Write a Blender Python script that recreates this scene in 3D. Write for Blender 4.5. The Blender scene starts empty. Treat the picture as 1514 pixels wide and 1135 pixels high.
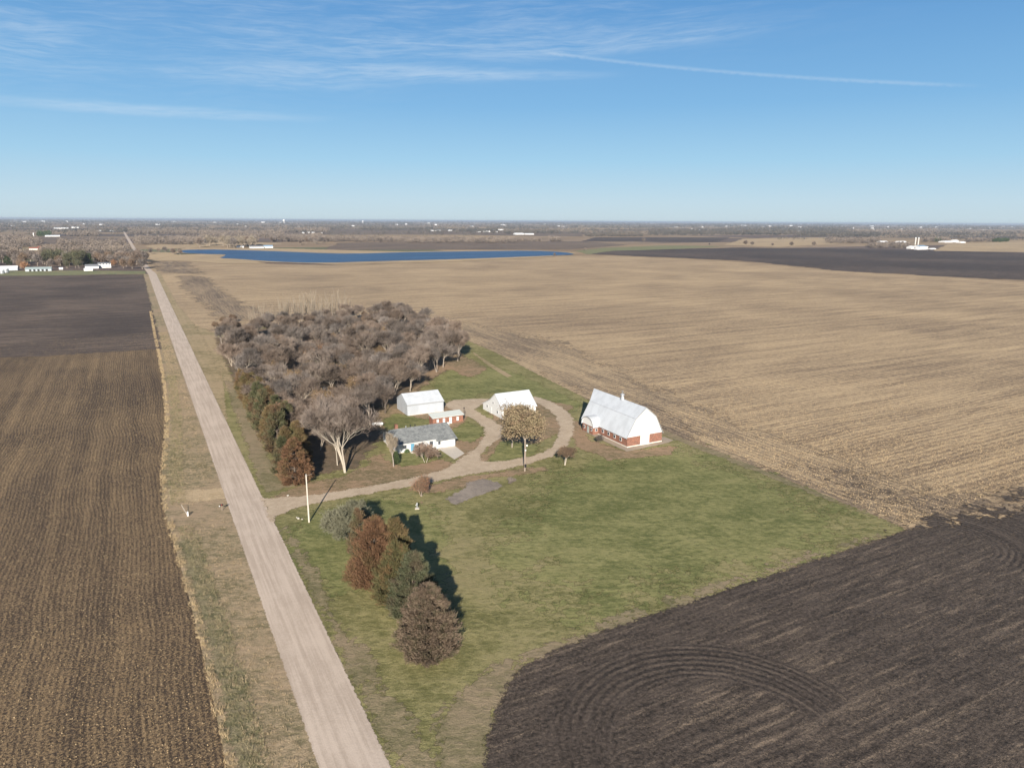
import bpy, math, random
import numpy as np
from mathutils import Vector, Matrix
from mathutils.geometry import tessellate_polygon
rng = np.random.default_rng(11); random.seed(5)
rad = math.radians
S = bpy.context.scene
COL = S.collection
# ------------------------------------------------------------------ camera
FPX, HZ, IW, IH, CH = 1030.0, 326.5, 1514.0, 1135.0, 60.0
ROLL, YAW = rad(0.34), rad(28.2)
PITCH = math.atan((IH/2-HZ)/FPX)
def _ray(px, py):
    x, y = px-IW/2, py-IH/2
    c, s = math.cos(ROLL), math.sin(ROLL)
    x, y = c*x+s*y, -s*x+c*y
    a, b = x, FPX*math.cos(PITCH)-y*math.sin(PITCH)
    return (a*math.cos(YAW)+b*math.sin(YAW), -a*math.sin(YAW)+b*math.cos(YAW), -FPX*math.sin(PITCH)-y*math.cos(PITCH))
def P(px, py, z=0.0):
    "point of the ground plane seen at this pixel of the survey photograph"
    d = _ray(px, py); t = -(CH-z)/d[2]
    return (d[0]*t, d[1]*t)
cam = bpy.data.cameras.new('camera'); camo = bpy.data.objects.new('camera', cam); COL.objects.link(camo)
fw = Vector((math.sin(YAW)*math.cos(PITCH), math.cos(YAW)*math.cos(PITCH), -math.sin(PITCH)))
R0 = Vector((math.cos(YAW), -math.sin(YAW), 0)); U0 = R0.cross(fw)
rt = R0*math.cos(ROLL)+U0*math.sin(ROLL); up = -R0*math.sin(ROLL)+U0*math.cos(ROLL)
camo.matrix_world = Matrix(((rt.x, up.x, -fw.x, 0), (rt.y, up.y, -fw.y, 0), (rt.z, up.z, -fw.z, CH), (0, 0, 0, 1)))
cam.sensor_width = 36; cam.lens = FPX/IW*36; cam.clip_start = 1; cam.clip_end = 90000
S.camera = camo
# ------------------------------------------------------------------ light
SUN_EL, SUN_AZ = rad(23), rad(207)
W = bpy.data.worlds.new('World'); S.world = W; W.use_nodes = True
sl = bpy.data.lights.new('sun', 'SUN'); sl.energy = 5.0; sl.angle = rad(0.5); sl.color = (1, 0.91, 0.78)
so = bpy.data.objects.new('sun', sl); COL.objects.link(so)
sd = Vector((math.sin(SUN_AZ)*math.cos(SUN_EL), math.cos(SUN_AZ)*math.cos(SUN_EL), math.sin(SUN_EL)))
so.rotation_euler = sd.to_track_quat('Z', 'Y').to_euler(); so.location = (0, 0, 200)
S.view_settings.view_transform = 'Standard'; S.view_settings.look = 'None'
S.view_settings.exposure = 0.92; S.view_settings.gamma = 1
SKY_STRENGTH = 0.1
S.cycles.max_bounces = 6; S.cycles.transparent_max_bounces = 40
# ------------------------------------------------------------------ node helper
class NT:
    def __init__(s, tree): s.t = tree; s.N = tree.nodes; s.L = tree.links
    def n(s, typ, ins=None, **props):
        d = s.N.new(typ)
        for k, v in props.items(): setattr(d, k, v)
        for k, v in (ins or {}).items(): s.put(d.inputs[k], v)
        return d
    def put(s, sock, v):
        if v is None: return
        if isinstance(v, bpy.types.NodeSocket): s.L.new(v, sock)
        elif isinstance(v, (tuple, list)):
            sock.default_value = tuple(v)+(1,) if sock.type == 'RGBA' and len(v) == 3 else v
        else: sock.default_value = v
    def m(s, op, a, b=None, c=None, clamp=False):
        d = s.N.new('ShaderNodeMath'); d.operation = op; d.use_clamp = clamp
        for i, v in enumerate((a, b, c)): s.put(d.inputs[i], v)
        return d.outputs[0]
    def v(s, op, a, b=None):
        d = s.N.new('ShaderNodeVectorMath'); d.operation = op
        s.put(d.inputs[0], a); s.put(d.inputs[1], b)
        return d.outputs[0]
    def pos(s): return s.n('ShaderNodeNewGeometry').outputs['Position']
    def sep(s, v):
        d = s.n('ShaderNodeSeparateXYZ', {0: v}); return d.outputs[0], d.outputs[1], d.outputs[2]
    def comb(s, x, y, z=0.0): return s.n('ShaderNodeCombineXYZ', {0: x, 1: y, 2: z}).outputs[0]
    def noise(s, vec, sc=1.0, det=3.0, rough=0.55, dist=0.0):
        return s.n('ShaderNodeTexNoise', {'Vector': vec, 'Scale': sc, 'Detail': det, 'Roughness': rough, 'Distortion': dist}).outputs[0]
    def mul(s, vec, xyz): return s.v('MULTIPLY', vec, xyz)
    def mix(s, f, a, b, mode='MIX'):
        d = s.N.new('ShaderNodeMix'); d.data_type = 'RGBA'; d.blend_type = mode
        s.put(d.inputs[0], f); s.put(d.inputs[6], a); s.put(d.inputs[7], b); return d.outputs[2]
    def st(s, x, a, b, lo=0.0, hi=1.0):
        d = s.n('ShaderNodeMapRange', {0: x, 1: a, 2: b, 3: lo, 4: hi}, interpolation_type='SMOOTHSTEP'); return d.outputs[0]
    def bump(s, h, dist, strength=1.0):
        return s.n('ShaderNodeBump', {'Height': h, 'Distance': dist, 'Strength': strength}).outputs[0]
def mat(name, fn, rough=0.9, feather=0.0, spec=0.2):
    "fn(nt) -> colour, normal or None"
    M = bpy.data.materials.new(name); M.use_nodes = True
    t = NT(M.node_tree); bs = t.N['Principled BSDF']; out = t.N['Material Output']
    r = fn(t); col, nor = r[0], r[1]
    t.put(bs.inputs['Base Color'], col)
    if nor is not None: t.put(bs.inputs['Normal'], nor)
    bs.inputs['Roughness'].default_value = rough; bs.inputs['Specular IOR Level'].default_value = spec
    if feather:
        e = t.n('ShaderNodeAttribute', attribute_name='edge').outputs['Fac']
        p = t.pos()
        n = t.m('ADD', t.m('MULTIPLY', t.noise(p, feather, 4, 0.65), 0.62), t.m('MULTIPLY', t.noise(p, feather*6, 3, 0.6), 0.38))
        k = t.m('MULTIPLY', t.m('MULTIPLY', e, t.m('SUBTRACT', 1.0, e)), 4.0)
        v = t.m('ADD', e, t.m('MULTIPLY', t.m('MULTIPLY', t.m('SUBTRACT', n, 0.5), 3.2), k))
        f = t.st(v, 0.42, 0.58)
        mx = t.n('ShaderNodeMixShader', {0: f, 1: t.n('ShaderNodeBsdfTransparent').outputs[0], 2: bs.outputs[0]})
        t.L.new(mx.outputs[0], out.inputs[0])
    return M
def plain(name, c, rough=0.8, var=0.15, sc=3.0, bump=0.0, spec=0.3, metal=0.0, obj_var=0.0):
    def f(t):
        p = t.pos(); n = t.noise(p, sc, 3)
        a = tuple(x*(1-var) for x in c); b = tuple(min(1, x*(1+var)) for x in c)
        col = t.mix(n, a, b)
        if obj_var:
            r = t.n('ShaderNodeObjectInfo').outputs['Random']
            col = t.mix(1.0, col, t.n('ShaderNodeCombineColor', {0: t.m('MULTIPLY_ADD', r, obj_var*2, 1-obj_var), 1: t.m('MULTIPLY_ADD', r, obj_var*2, 1-obj_var), 2: t.m('MULTIPLY_ADD', r, obj_var*1.6, 1-obj_var*.8)}).outputs[0], 'MULTIPLY')
        return col, (t.bump(n, bump) if bump else None)
    M = mat(name, f, rough, spec=spec)
    M.node_tree.nodes['Principled BSDF'].inputs['Metallic'].default_value = metal
    return M
# ------------------------------------------------------------------ sky with thin cirrus
t = NT(W.node_tree); bg = t.N['Background']
sky = t.n('ShaderNodeTexSky', sky_type='NISHITA', sun_disc=False, sun_elevation=SUN_EL, sun_rotation=SUN_AZ, altitude=300, air_density=1.0, dust_density=0.6, ozone_density=2.2)
dirv = t.v('NORMALIZE', t.n('ShaderNodeTexCoord').outputs['Generated'])
dx, dy, dz = t.sep(dirv)
az = t.m('MULTIPLY', t.m('ARCTAN2', dx, dy), 57.2958); el = t.m('MULTIPLY', t.m('ARCSINE', dz), 57.2958)
def azel(px, py):
    d = _ray(px, py); return math.degrees(math.atan2(d[0], d[1])), math.degrees(math.atan2(d[2], math.hypot(d[0], d[1])))
warp = t.noise(t.comb(t.m('MULTIPLY', az, 0.10), t.m('MULTIPLY', el, 0.35), 0.0), 1.0, 3)
elw = t.m('ADD', el, t.m('MULTIPLY', t.m('SUBTRACT', warp, 0.5), 1.6))
slant = t.m('ADD', elw, t.m('MULTIPLY', az, -0.035))
streak = t.noise(t.comb(t.m('MULTIPLY', az, 0.16), t.m('MULTIPLY', slant, 1.5), 3.0), 1.0, 7, 0.62)
fine = t.noise(t.comb(t.m('MULTIPLY', az, 0.5), t.m('MULTIPLY', slant, 5.5), 7.0), 1.0, 5, 0.6)
cl = None
def addc(x):
    global cl
    cl = x if cl is None else t.m('ADD', cl, x)
def wisp(px, py, w, h, amp, lo=0.42, hi=0.72, tilt=0.0):
    a0, e0 = azel(px, py); wa = math.degrees(w/FPX); he = math.degrees(h/FPX)
    da = t.m('SUBTRACT', az, a0)
    u = t.m('DIVIDE', da, wa); v = t.m('DIVIDE', t.m('SUBTRACT', t.m('SUBTRACT', el, e0), t.m('MULTIPLY', da, tilt)), he)
    r = t.m('SQRT', t.m('ADD', t.m('MULTIPLY', u, u), t.m('MULTIPLY', v, v)))
    k = t.st(r, 0.15, 1.0, 1.0, 0.0)
    s_ = t.st(t.m('ADD', t.m('MULTIPLY', streak, 0.65), t.m('MULTIPLY', fine, 0.35)), lo, hi)
    addc(t.m('MULTIPLY', t.m('MULTIPLY', k, s_), amp))
wisp(500, 30, 900, 90, 0.30, 0.38, 0.75)
wisp(200, 75, 560, 120, 0.22, 0.40, 0.75)
wisp(560, 108, 310, 16, 0.7, 0.28, 0.62, 0.01)
wisp(380, 118, 260, 14, 0.4, 0.3, 0.65)
wisp(215, 163, 270, 10, 0.6, 0.28, 0.6, 0.005)
wisp(700, 70, 420, 28, 0.40, 0.32, 0.66, 0.05)
wisp(960, 62, 260, 14, 0.45, 0.3, 0.62, 0.07)
wisp(20, 55, 120, 60, 0.45, 0.35, 0.68)
wisp(780, 112, 160, 8, 0.35, 0.3, 0.6)
wisp(760, 20, 500, 50, 0.22, 0.4, 0.72)
def trail(x0, y0, x1, y1, width, amp):
    (a0, e0), (a1, e1) = azel(x0, y0), azel(x1, y1)
    line = t.m('ADD', e0, t.m('MULTIPLY', t.m('SUBTRACT', az, a0), (e1-e0)/(a1-a0)))
    puff = t.noise(t.comb(t.m('MULTIPLY', az, 2.6), t.m('MULTIPLY', el, 3.0), 1.0), 1.0, 3)
    d = t.m('ABSOLUTE', t.m('ADD', t.m('SUBTRACT', el, line), t.m('MULTIPLY', t.m('SUBTRACT', puff, 0.5), 0.16)))
    k = t.st(d, 0.0, width, 1.0, 0.0)
    m_ = t.m('MULTIPLY', t.st(az, a0-0.5, a0+1.2), t.st(az, a1-5, a1+0.3, 1.0, 0.0))
    addc(t.m('MULTIPLY', t.m('MULTIPLY', k, m_), t.m('MULTIPLY', t.st(puff, 0.2, 0.6, 0.45, 1.0), amp*0.62)))
trail(280, 34, 720, 70, 0.13, 0.34)
trail(800, 77, 1470, 128, 0.20, 0.75)
cl = t.m('MINIMUM', cl, 0.85)
fade = t.st(el, 2.5, 7.0)
cl = t.m('MULTIPLY', cl, fade)
hs = t.n('ShaderNodeHueSaturation', {'Saturation': 1.05, 'Value': 0.5, 'Color': sky.outputs[0]}).outputs[0]
ramp = t.n('ShaderNodeValToRGB', {0: t.m('DIVIDE', el, 32.0)}); e_ = ramp.color_ramp.elements
lin = lambda c: tuple((((v/255)+0.055)/1.055)**2.4 for v in c)
stops = [(0.0, (200, 221, 232)), (1.5/32, (192, 219, 236)), (4.5/32, (162, 207, 237)), (8.5/32, (129, 184, 229)), (15.5/32, (97, 156, 213)), (1.0, (42, 88, 150))]
while len(e_) < len(stops): e_.new(0.5)
for k_, (a_, c_) in enumerate(stops): e_[k_].position = a_; e_[k_].color = lin(c_)+(1,)
kk = 1.0/(SKY_STRENGTH*2**S.view_settings.exposure)
grad = t.mix(1.0, ramp.outputs[0], (kk, kk, kk), 'MULTIPLY')
hs = t.mix(t.st(el, 16.0, 32.0, 0.1, 1.0), grad, hs)
cloudcol = tuple(v*kk for v in (0.78, 0.86, 0.93))
t.put(bg.inputs['Color'], t.mix(t.m('MULTIPLY', cl, 0.40), hs, cloudcol)); bg.inputs['Strength'].default_value = SKY_STRENGTH
# ------------------------------------------------------------------ object helpers
def tag(o, label=None, cat=None, group=None, kind=None):
    if label: o['label'] = label
    if cat: o['category'] = cat
    if group: o['group'] = group
    if kind: o['kind'] = kind
    return o
def mk(name, verts, faces, m, parent=None, smooth=False):
    me = bpy.data.meshes.new(name)
    if isinstance(verts, np.ndarray):
        f = np.asarray(faces, dtype=np.int32); nv, (nf, k) = len(verts), f.shape
        me.vertices.add(nv); me.vertices.foreach_set('co', verts.astype(np.float32).ravel())
        me.loops.add(nf*k); me.loops.foreach_set('vertex_index', f.ravel())
        me.polygons.add(nf); me.polygons.foreach_set('loop_start', np.arange(0, nf*k, k, dtype=np.int32))
        me.update(calc_edges=True)
    else: me.from_pydata(verts, [], faces); me.update()
    if m: me.materials.append(m)
    if smooth: me.polygons.foreach_set('use_smooth', [True]*len(me.polygons))
    o = bpy.data.objects.new(name, me); COL.objects.link(o)
    if parent: o.parent = parent
    return o
def empty(name, loc, rz=0.0, label=None, cat=None, group=None):
    o = bpy.data.objects.new(name, None); COL.objects.link(o); o.location = loc; o.rotation_euler.z = rz
    o.empty_display_size = 0.5
    return tag(o, label, cat, group)
def kids(o): return [c for c in ALLK.get(o.name, [])]
ALLK = {}
def copy_tree(root, loc, rz, sc=1.0, label=None, group=None, szf=1.0):
    r = root.copy(); COL.objects.link(r); r.location = loc; r.rotation_euler.z = rz; r.scale = (sc, sc, sc*szf)
    if label: r['label'] = label
    if group: r['group'] = group
    for ch in root.children:
        c = ch.copy(); COL.objects.link(c); c.parent = r
        for g in ch.children:
            d = g.copy(); COL.objects.link(d); d.parent = c
    return r
class MB:
    def __init__(s): s.v = []; s.f = []
    def box(s, x0, x1, y0, y1, z0, z1):
        b = len(s.v); s.v += [(x, y, z) for z in (z0, z1) for x, y in ((x0, y0), (x1, y0), (x1, y1), (x0, y1))]
        s.f += [tuple(b+i for i in q) for q in ((3, 2, 1, 0), (4, 5, 6, 7), (0, 1, 5, 4), (1, 2, 6, 5), (2, 3, 7, 6), (3, 0, 4, 7))]; return s
    def tube(s, p0, p1, r0, r1, n=8, cap=True):
        a, b_ = Vector(p0), Vector(p1); d = (b_-a).normalized(); q = d.to_track_quat('Z', 'Y').to_matrix()
        b = len(s.v)
        for c, r in ((a, r0), (b_, r1)):
            for i in range(n):
                w = q @ Vector((math.cos(2*math.pi*i/n)*r, math.sin(2*math.pi*i/n)*r, 0)); s.v.append(tuple(c+w))
        for i in range(n): j = (i+1) % n; s.f.append((b+i, b+j, b+n+j, b+n+i))
        if cap: s.f.append(tuple(b+n+i for i in range(n))); s.f.append(tuple(b+n-1-i for i in range(n)))
        return s
    def lathe(s, c, prof, n=16):
        b = len(s.v)
        for r, z in prof:
            for i in range(n): s.v.append((c[0]+math.cos(2*math.pi*i/n)*r, c[1]+math.sin(2*math.pi*i/n)*r, c[2]+z))
        for k in range(len(prof)-1):
            for i in range(n):
                j = (i+1) % n; s.f.append((b+k*n+i, b+k*n+j, b+(k+1)*n+j, b+(k+1)*n+i))
        s.f.append(tuple(b+n-1-i for i in range(n))); s.f.append(tuple(b+(len(prof)-1)*n+i for i in range(n))); return s
    def prof(s, pts, a0, a1, axis):
        "closed profile (u,z) extruded along axis 'x' or 'y'"
        b = len(s.v); n = len(pts)
        for a in (a0, a1):
            for u, z in pts: s.v.append((a, u, z) if axis == 'x' else (u, a, z))
        for i in range(n): j = (i+1) % n; s.f.append((b+i, b+j, b+n+j, b+n+i))
        s.f.append(tuple(b+n-1-i for i in range(n))); s.f.append(tuple(b+n+i for i in range(n))); return s
    def roof(s, line, th, a0, a1, axis):
        return s.prof(list(line)+[(u, z-th) for u, z in reversed(line)], a0, a1, axis)
    def build(s, name, m, parent=None, smooth=False):
        o = mk(name, s.v, s.f, m, parent, smooth)
        import bmesh
        b = bmesh.new(); b.from_mesh(o.data); bmesh.ops.recalc_face_normals(b, faces=b.faces); b.to_mesh(o.data); b.free()
        return o
# ------------------------------------------------------------------ ground sheets
def resample(pts, step, closed=True):
    out = []
    n = len(pts)
    for i in range(n if closed else n-1):
        a, b = np.array(pts[i]), np.array(pts[(i+1) % n]); L = np.linalg.norm(b-a); k = max(1, int(L/step))
        for j in range(k): out.append(a+(b-a)*j/k)
    if not closed: out.append(np.array(pts[-1]))
    return np.array(out)
def smooth_pts(pts, it=2, closed=True):
    p = [tuple(q) for q in pts]
    for _ in range(it):
        q = []
        n = len(p)
        if not closed: q.append(p[0])
        for i in range(n if closed else n-1):
            a, b = p[i], p[(i+1) % n]
            q += [(a[0]*.75+b[0]*.25, a[1]*.75+b[1]*.25), (a[0]*.25+b[0]*.75, a[1]*.25+b[1]*.75)]
        if not closed: q.append(p[-1])
        p = q
    return p
def sdist(q, poly):
    "signed distance (inside positive) of points q to a closed polygon"
    a = poly; b = np.roll(poly, -1, 0); best = np.full(len(q), 1e18); ins = np.zeros(len(q), bool)
    for (ax, ay), (bx, by) in zip(a, b):
        dx_, dy_ = bx-ax, by-ay; L = dx_*dx_+dy_*dy_+1e-12
        tt = np.clip(((q[:, 0]-ax)*dx_+(q[:, 1]-ay)*dy_)/L, 0, 1)
        best = np.minimum(best, (q[:, 0]-ax-tt*dx_)**2+(q[:, 1]-ay-tt*dy_)**2)
        if ay != by:
            c = ((ay > q[:, 1]) != (by > q[:, 1])) & (q[:, 0] < (bx-ax)*(q[:, 1]-ay)/(by-ay)+ax); ins ^= c
    d = np.sqrt(best); return np.where(ins, d, -d)
def sheet(name, pts, m, z, fw=0.0, step=4.0, jit=0.0, kind='structure', label=None, cat=None, grid=True):
    p = resample(pts, step); n = len(p)
    if jit: p = p+rng.normal(0, jit, p.shape)
    if fw and grid:
        ext = p.max(0)-p.min(0); g_ = fw*0.5
        g_ = max(g_, math.sqrt(ext[0]*ext[1]/130000))
        nx_, ny_ = int(ext[0]/g_)+4, int(ext[1]/g_)+4
        X, Y = np.meshgrid(p[:, 0].min()-1.5*g_+np.arange(nx_)*g_, p[:, 1].min()-1.5*g_+np.arange(ny_)*g_)
        q = np.stack([X.ravel(), Y.ravel()], 1); sd_ = sdist(q, np.array(pts, dtype=float) if not jit else p)
        E_ = np.clip(0.5+sd_/fw, 0, 1); V = np.concatenate([q, np.full((len(q), 1), z)], 1)
        i = np.arange(nx_-1)[None, :]+nx_*np.arange(ny_-1)[:, None]; i = i.ravel()
        F = np.stack([i, i+1, i+nx_+1, i+nx_], 1); keep = E_[F].max(1) > 0; F = F[keep]
        used = np.unique(F); rm = np.zeros(len(V), int); rm[used] = np.arange(len(used))
        o = mk(name, V[used], rm[F], m); E_ = E_[used]
    else:
        area = 0.5*np.sum(p[:, 0]*np.roll(p[:, 1], -1)-np.roll(p[:, 0], -1)*p[:, 1])
        if area < 0: p = p[::-1].copy()
        if fw:
            tg = np.roll(p, -1, 0)-np.roll(p, 1, 0); tg /= np.linalg.norm(tg, axis=1)[:, None]+1e-9
            inn = np.stack([-tg[:, 1], tg[:, 0]], 1); o_, i_ = p-inn*fw*0.5, p+inn*fw*0.5
            V = [(a[0], a[1], z) for a in o_]+[(a[0], a[1], z) for a in i_]
            F = [(k, (k+1) % n, n+(k+1) % n, n+k) for k in range(n)]
            F += [tuple(n+q for q in T) for T in tessellate_polygon([[Vector((a[0], a[1], 0)) for a in i_]])]; E_ = [0.0]*n+[1.0]*n
        else:
            V = [(a[0], a[1], z) for a in p]; E_ = [1.0]*n
            F = [tuple(T) for T in tessellate_polygon([[Vector((a[0], a[1], 0)) for a in p]])]
        FF = []
        for T in F:
            a, b, c = (V[T[0]], V[T[1]], V[T[2]])
            if (b[0]-a[0])*(c[1]-a[1])-(b[1]-a[1])*(c[0]-a[0]) < 0: T = tuple(reversed(T))
            FF.append(T)
        o = mk(name, V, FF, m)
    at = o.data.attributes.new('edge', 'FLOAT', 'POINT'); at.data.foreach_set('value', np.array(E_, dtype=np.float32))
    return tag(o, label, cat, kind=kind)
def px(*pts): return [P(*q) for q in pts]
# --- ground materials
def field_fn(soil, straw, rowdir='x', period=0.76, cover=0.5, patch=0.012, streak=1.0, fine=1.0, bump=0.10, blot=1.0, rowamp=0.2, lng=0.12, mid=4.4, speck=3.0):
    def f(t):
        p = t.pos()
        sq = lambda k: (k, 1.0, 1.0) if rowdir == 'x' else (1.0, k, 1.0)
        n0 = t.noise(p, patch, 3, 0.55, 0.5)
        n1 = t.noise(t.mul(p, sq(lng)), 0.22, 8, 0.84)      # drawn-out residue, all scales down to the clod
        n2 = t.noise(t.mul(p, sq(0.6)), 0.75, 6, 0.9)
        n4 = t.noise(p, 3.0, 4, 0.8)
        x, y, z = t.sep(p); q = y if rowdir == 'x' else x
        wv = t.noise(p, 0.02, 2); qq = t.m('ADD', q, t.m('MULTIPLY', wv, 6.0))
        row = t.m('SINE', t.m('MULTIPLY', qq, TAU_/period)); row6 = t.m('SINE', t.m('MULTIPLY', qq, TAU_/(period*8)))
        a = t.m('MULTIPLY', t.m('SUBTRACT', n0, 0.5), 1.5*blot)
        a = t.m('ADD', a, t.m('MULTIPLY', t.m('SUBTRACT', n1, 0.5), 3.6*streak))
        a = t.m('ADD', a, t.m('MULTIPLY', t.m('SUBTRACT', n2, 0.5), mid*fine))
        a = t.m('ADD', a, t.m('MULTIPLY', t.m('SUBTRACT', n4, 0.5), speck*fine))
        a = t.m('ADD', a, t.m('MULTIPLY', row, rowamp)); a = t.m('ADD', a, t.m('MULTIPLY', row6, 0.07*streak))
        fac = t.st(t.m('ADD', a, cover), -0.1, 1.1)
        col = t.mix(fac, soil, straw)
        h = t.m('ADD', t.m('MULTIPLY', n2, 2.0), t.m('ADD', t.m('MULTIPLY', row, 0.15*streak), n4))
        return col, t.bump(h, bump*1.2)
    return f
TAU_ = 2*math.pi
def grass_fn(g1, g2, brown, bl=0.5, fine=1.0):
    def f(t):
        p = t.pos()
        n0 = t.noise(p, 0.03, 4, 0.6, 0.8)
        q = t.n('ShaderNodeVectorRotate', {'Vector': p, 'Angle': rad(28)}, rotation_type='Z_AXIS').outputs[0]
        n1 = t.noise(t.mul(q, (0.5, 1.0, 1)), 0.20, 8, 0.76, 0.6)
        n2 = t.noise(t.mul(q, (0.6, 1.0, 1)), 1.0, 6, 0.82)
        n3 = t.noise(p, 5.0, 3, 0.8)
        x, y, z = t.sep(p)
        mow = t.m('SINE', t.m('ADD', t.m('MULTIPLY', x, 2.6), t.m('MULTIPLY', n0, 6.0)))
        a = t.m('ADD', t.m('MULTIPLY', t.m('SUBTRACT', n1, 0.5), 2.6), t.m('MULTIPLY', t.m('SUBTRACT', n2, 0.5), 3.2*fine))
        a = t.m('ADD', t.m('ADD', a, t.m('MULTIPLY', mow, 0.05)), t.m('ADD', t.m('MULTIPLY', t.m('SUBTRACT', n3, 0.5), 1.6*fine), t.m('MULTIPLY_ADD', t.m('SUBTRACT', n0, 0.5), 1.3, 0.5)))
        col = t.mix(t.st(a, -0.1, 1.1), g1, g2)
        b = t.m('ADD', t.m('MULTIPLY', n0, 1.4), t.m('MULTIPLY', n1, 0.9))
        col = t.mix(t.m('MULTIPLY', t.st(b, 1.35-bl*0.5, 1.85-bl*0.5), 0.7), col, brown)
        return col, t.bump(t.m('ADD', t.m('MULTIPLY', n2, 2.0), t.m('MULTIPLY', n3, 0.6)), 0.14)
    return f
def ground_fn(t):
    p = t.pos(); x, y, z = t.sep(p)
    cx = t.m('FLOOR', t.m('DIVIDE', t.m('ADD', x, 250.0), 805.0)); cy = t.m('FLOOR', t.m('DIVIDE', y, 402.0))
    w = t.n('ShaderNodeTexWhiteNoise', {'Vector': t.comb(cx, cy, 1.0)}).outputs[0]
    r = t.n('ShaderNodeValToRGB', {0: w}); r.color_ramp.interpolation = 'CONSTANT'
    cs = [(0, (0.34, 0.25, 0.16)), (0.26, (0.16, 0.12, 0.10)), (0.36, (0.40, 0.295, 0.18)), (0.58, (0.14, 0.11, 0.095)), (0.66, (0.30, 0.225, 0.155)), (0.84, (0.17, 0.17, 0.095)), (0.9, (0.44, 0.325, 0.20))]
    e = r.color_ramp.elements
    while len(e) < len(cs): e.new(0.5)
    for k, (a, c) in enumerate(cs): e[k].position = a; e[k].color = c+(1,)
    n = t.noise(t.mul(p, (0.3, 1, 1)), 0.006, 5, 0.6); n2 = t.noise(p, 0.05, 4, 0.7)
    col = t.mix(t.st(n, 0.3, 0.7), t.mix(1.0, r.outputs[0], (0.68, 0.66, 0.66), 'MULTIPLY'), r.outputs[0])
    col = t.mix(t.st(n2, 0.35, 0.65), t.mix(1.0, col, (0.85, 0.85, 0.85), 'MULTIPLY'), col)
    return col, None
TAU = 2*math.pi
arc_c, arc_r = None, None
def plough_fn(t):
    p = t.pos(); x, y, z = t.sep(p)
    wob = t.m('MULTIPLY', t.noise(p, 0.12, 3), 1.0)
    # straight passes east-west; a fan of headland turns around AC
    rx = t.m('SUBTRACT', x, AC[0]); ry = t.m('SUBTRACT', y, AC[1])
    r = t.m('SQRT', t.m('ADD', t.m('MULTIPLY', rx, rx), t.m('MULTIPLY', ry, ry)))
    inarc = t.m('MULTIPLY', t.st(r, AR[0]-1, AR[0]+1.5), t.st(r, AR[1]-1.5, AR[1]+1.5, 1.0, 0.0))
    inarc = t.m('MULTIPLY', inarc, t.st(ry, -4.0, 2.0))
    rx2 = t.m('SUBTRACT', x, BC[0]); ry2 = t.m('SUBTRACT', y, BC[1])
    r2 = t.m('SQRT', t.m('ADD', t.m('MULTIPLY', rx2, rx2), t.m('MULTIPLY', ry2, ry2)))
    inb = t.m('MULTIPLY', t.st(r2, 6.0, 9.0), t.m('MULTIPLY', t.st(r2, 22.0, 26.0, 1.0, 0.0), t.st(rx2, -2.0, 3.0)))
    q = t.n('ShaderNodeMix', {0: t.m('GREATER_THAN', inarc, 0.5), 2: t.m('ADD', y, wob), 3: t.m('ADD', r, wob)}).outputs[0]
    q = t.n('ShaderNodeMix', {0: t.m('GREATER_THAN', inb, 0.5), 2: q, 3: t.m('ADD', r2, wob)}).outputs[0]
    s1 = t.m('SINE', t.m('MULTIPLY', q, TAU/1.15)); s2 = t.m('SINE', t.m('MULTIPLY', q, TAU/4.7))
    s3 = t.noise(t.comb(t.m('MULTIPLY', q, 1.0), 0.0, 0.0), 0.55, 3, 0.6)
    nx = t.noise(t.comb(t.m('MULTIPLY', x, 0.16), q, 0.0), 1.1, 4, 0.7)
    n3 = t.noise(p, 1.9, 3, 0.75); n4 = t.noise(p, 5.5, 3, 0.75); n0 = t.noise(p, 0.03, 3); head = t.m('MAXIMUM', inarc, inb)
    h = t.m('ADD', t.m('MULTIPLY', s1, t.m('MULTIPLY_ADD', head, 0.45, 0.12)), t.m('ADD', t.m('MULTIPLY', n3, 2.0), t.m('ADD', t.m('MULTIPLY', n4, 1.5), t.m('ADD', t.m('MULTIPLY', s3, 1.0), t.m('MULTIPLY', t.noise(p, 0.5, 7, 0.85), 2.5)))))
    n6 = t.noise(t.comb(t.m('MULTIPLY', x, 0.25), q, 0.0), 0.45, 8, 0.86)
    base = t.mix(t.st(t.m('ADD', t.m('MULTIPLY', n3, 0.5), t.m('MULTIPLY', n6, 0.5)), 0.36, 0.64), (0.033, 0.026, 0.022), (0.145, 0.113, 0.092))
    straw = t.m('ADD', t.m('MULTIPLY', t.m('SUBTRACT', nx, 0.5), 2.2), t.m('ADD', t.m('MULTIPLY', t.m('SUBTRACT', n4, 0.5), 2.6), t.m('MULTIPLY', t.m('SUBTRACT', s3, 0.5), 2.4)))
    straw = t.m('SUBTRACT', t.m('ADD', straw, t.m('MULTIPLY', t.m('SUBTRACT', n0, 0.5), 1.2)), t.m('MULTIPLY', head, 0.5))
    col = t.mix(t.m('MULTIPLY', t.st(straw, 0.0, 1.0), 0.85), base, (0.36, 0.275, 0.20))
    return col, t.bump(h, 0.22)
AC = P(1075, 1110); AR = (13.0, 21.0)
BC = P(1400, 800)
M_ground = mat('far_farmland', ground_fn)
STRAW = (0.50, 0.365, 0.215); SOIL = (0.170, 0.122, 0.086)
M_stub = mat('corn_stubble', field_fn((0.185, 0.135, 0.092), (0.49, 0.365, 0.225), 'x', cover=0.56, patch=0.010, blot=0.85, period=1.9, rowamp=0.22, lng=0.07))
M_stub2 = mat('corn_stubble_headland', field_fn((0.165, 0.125, 0.090), (0.46, 0.345, 0.215), 'y', cover=0.50, period=1.9), feather=0.05)
M_till = mat('tilled_stubble', field_fn((0.115, 0.088, 0.068), (0.38, 0.285, 0.185), 'y', cover=0.42, period=1.9), feather=0.04)
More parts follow.
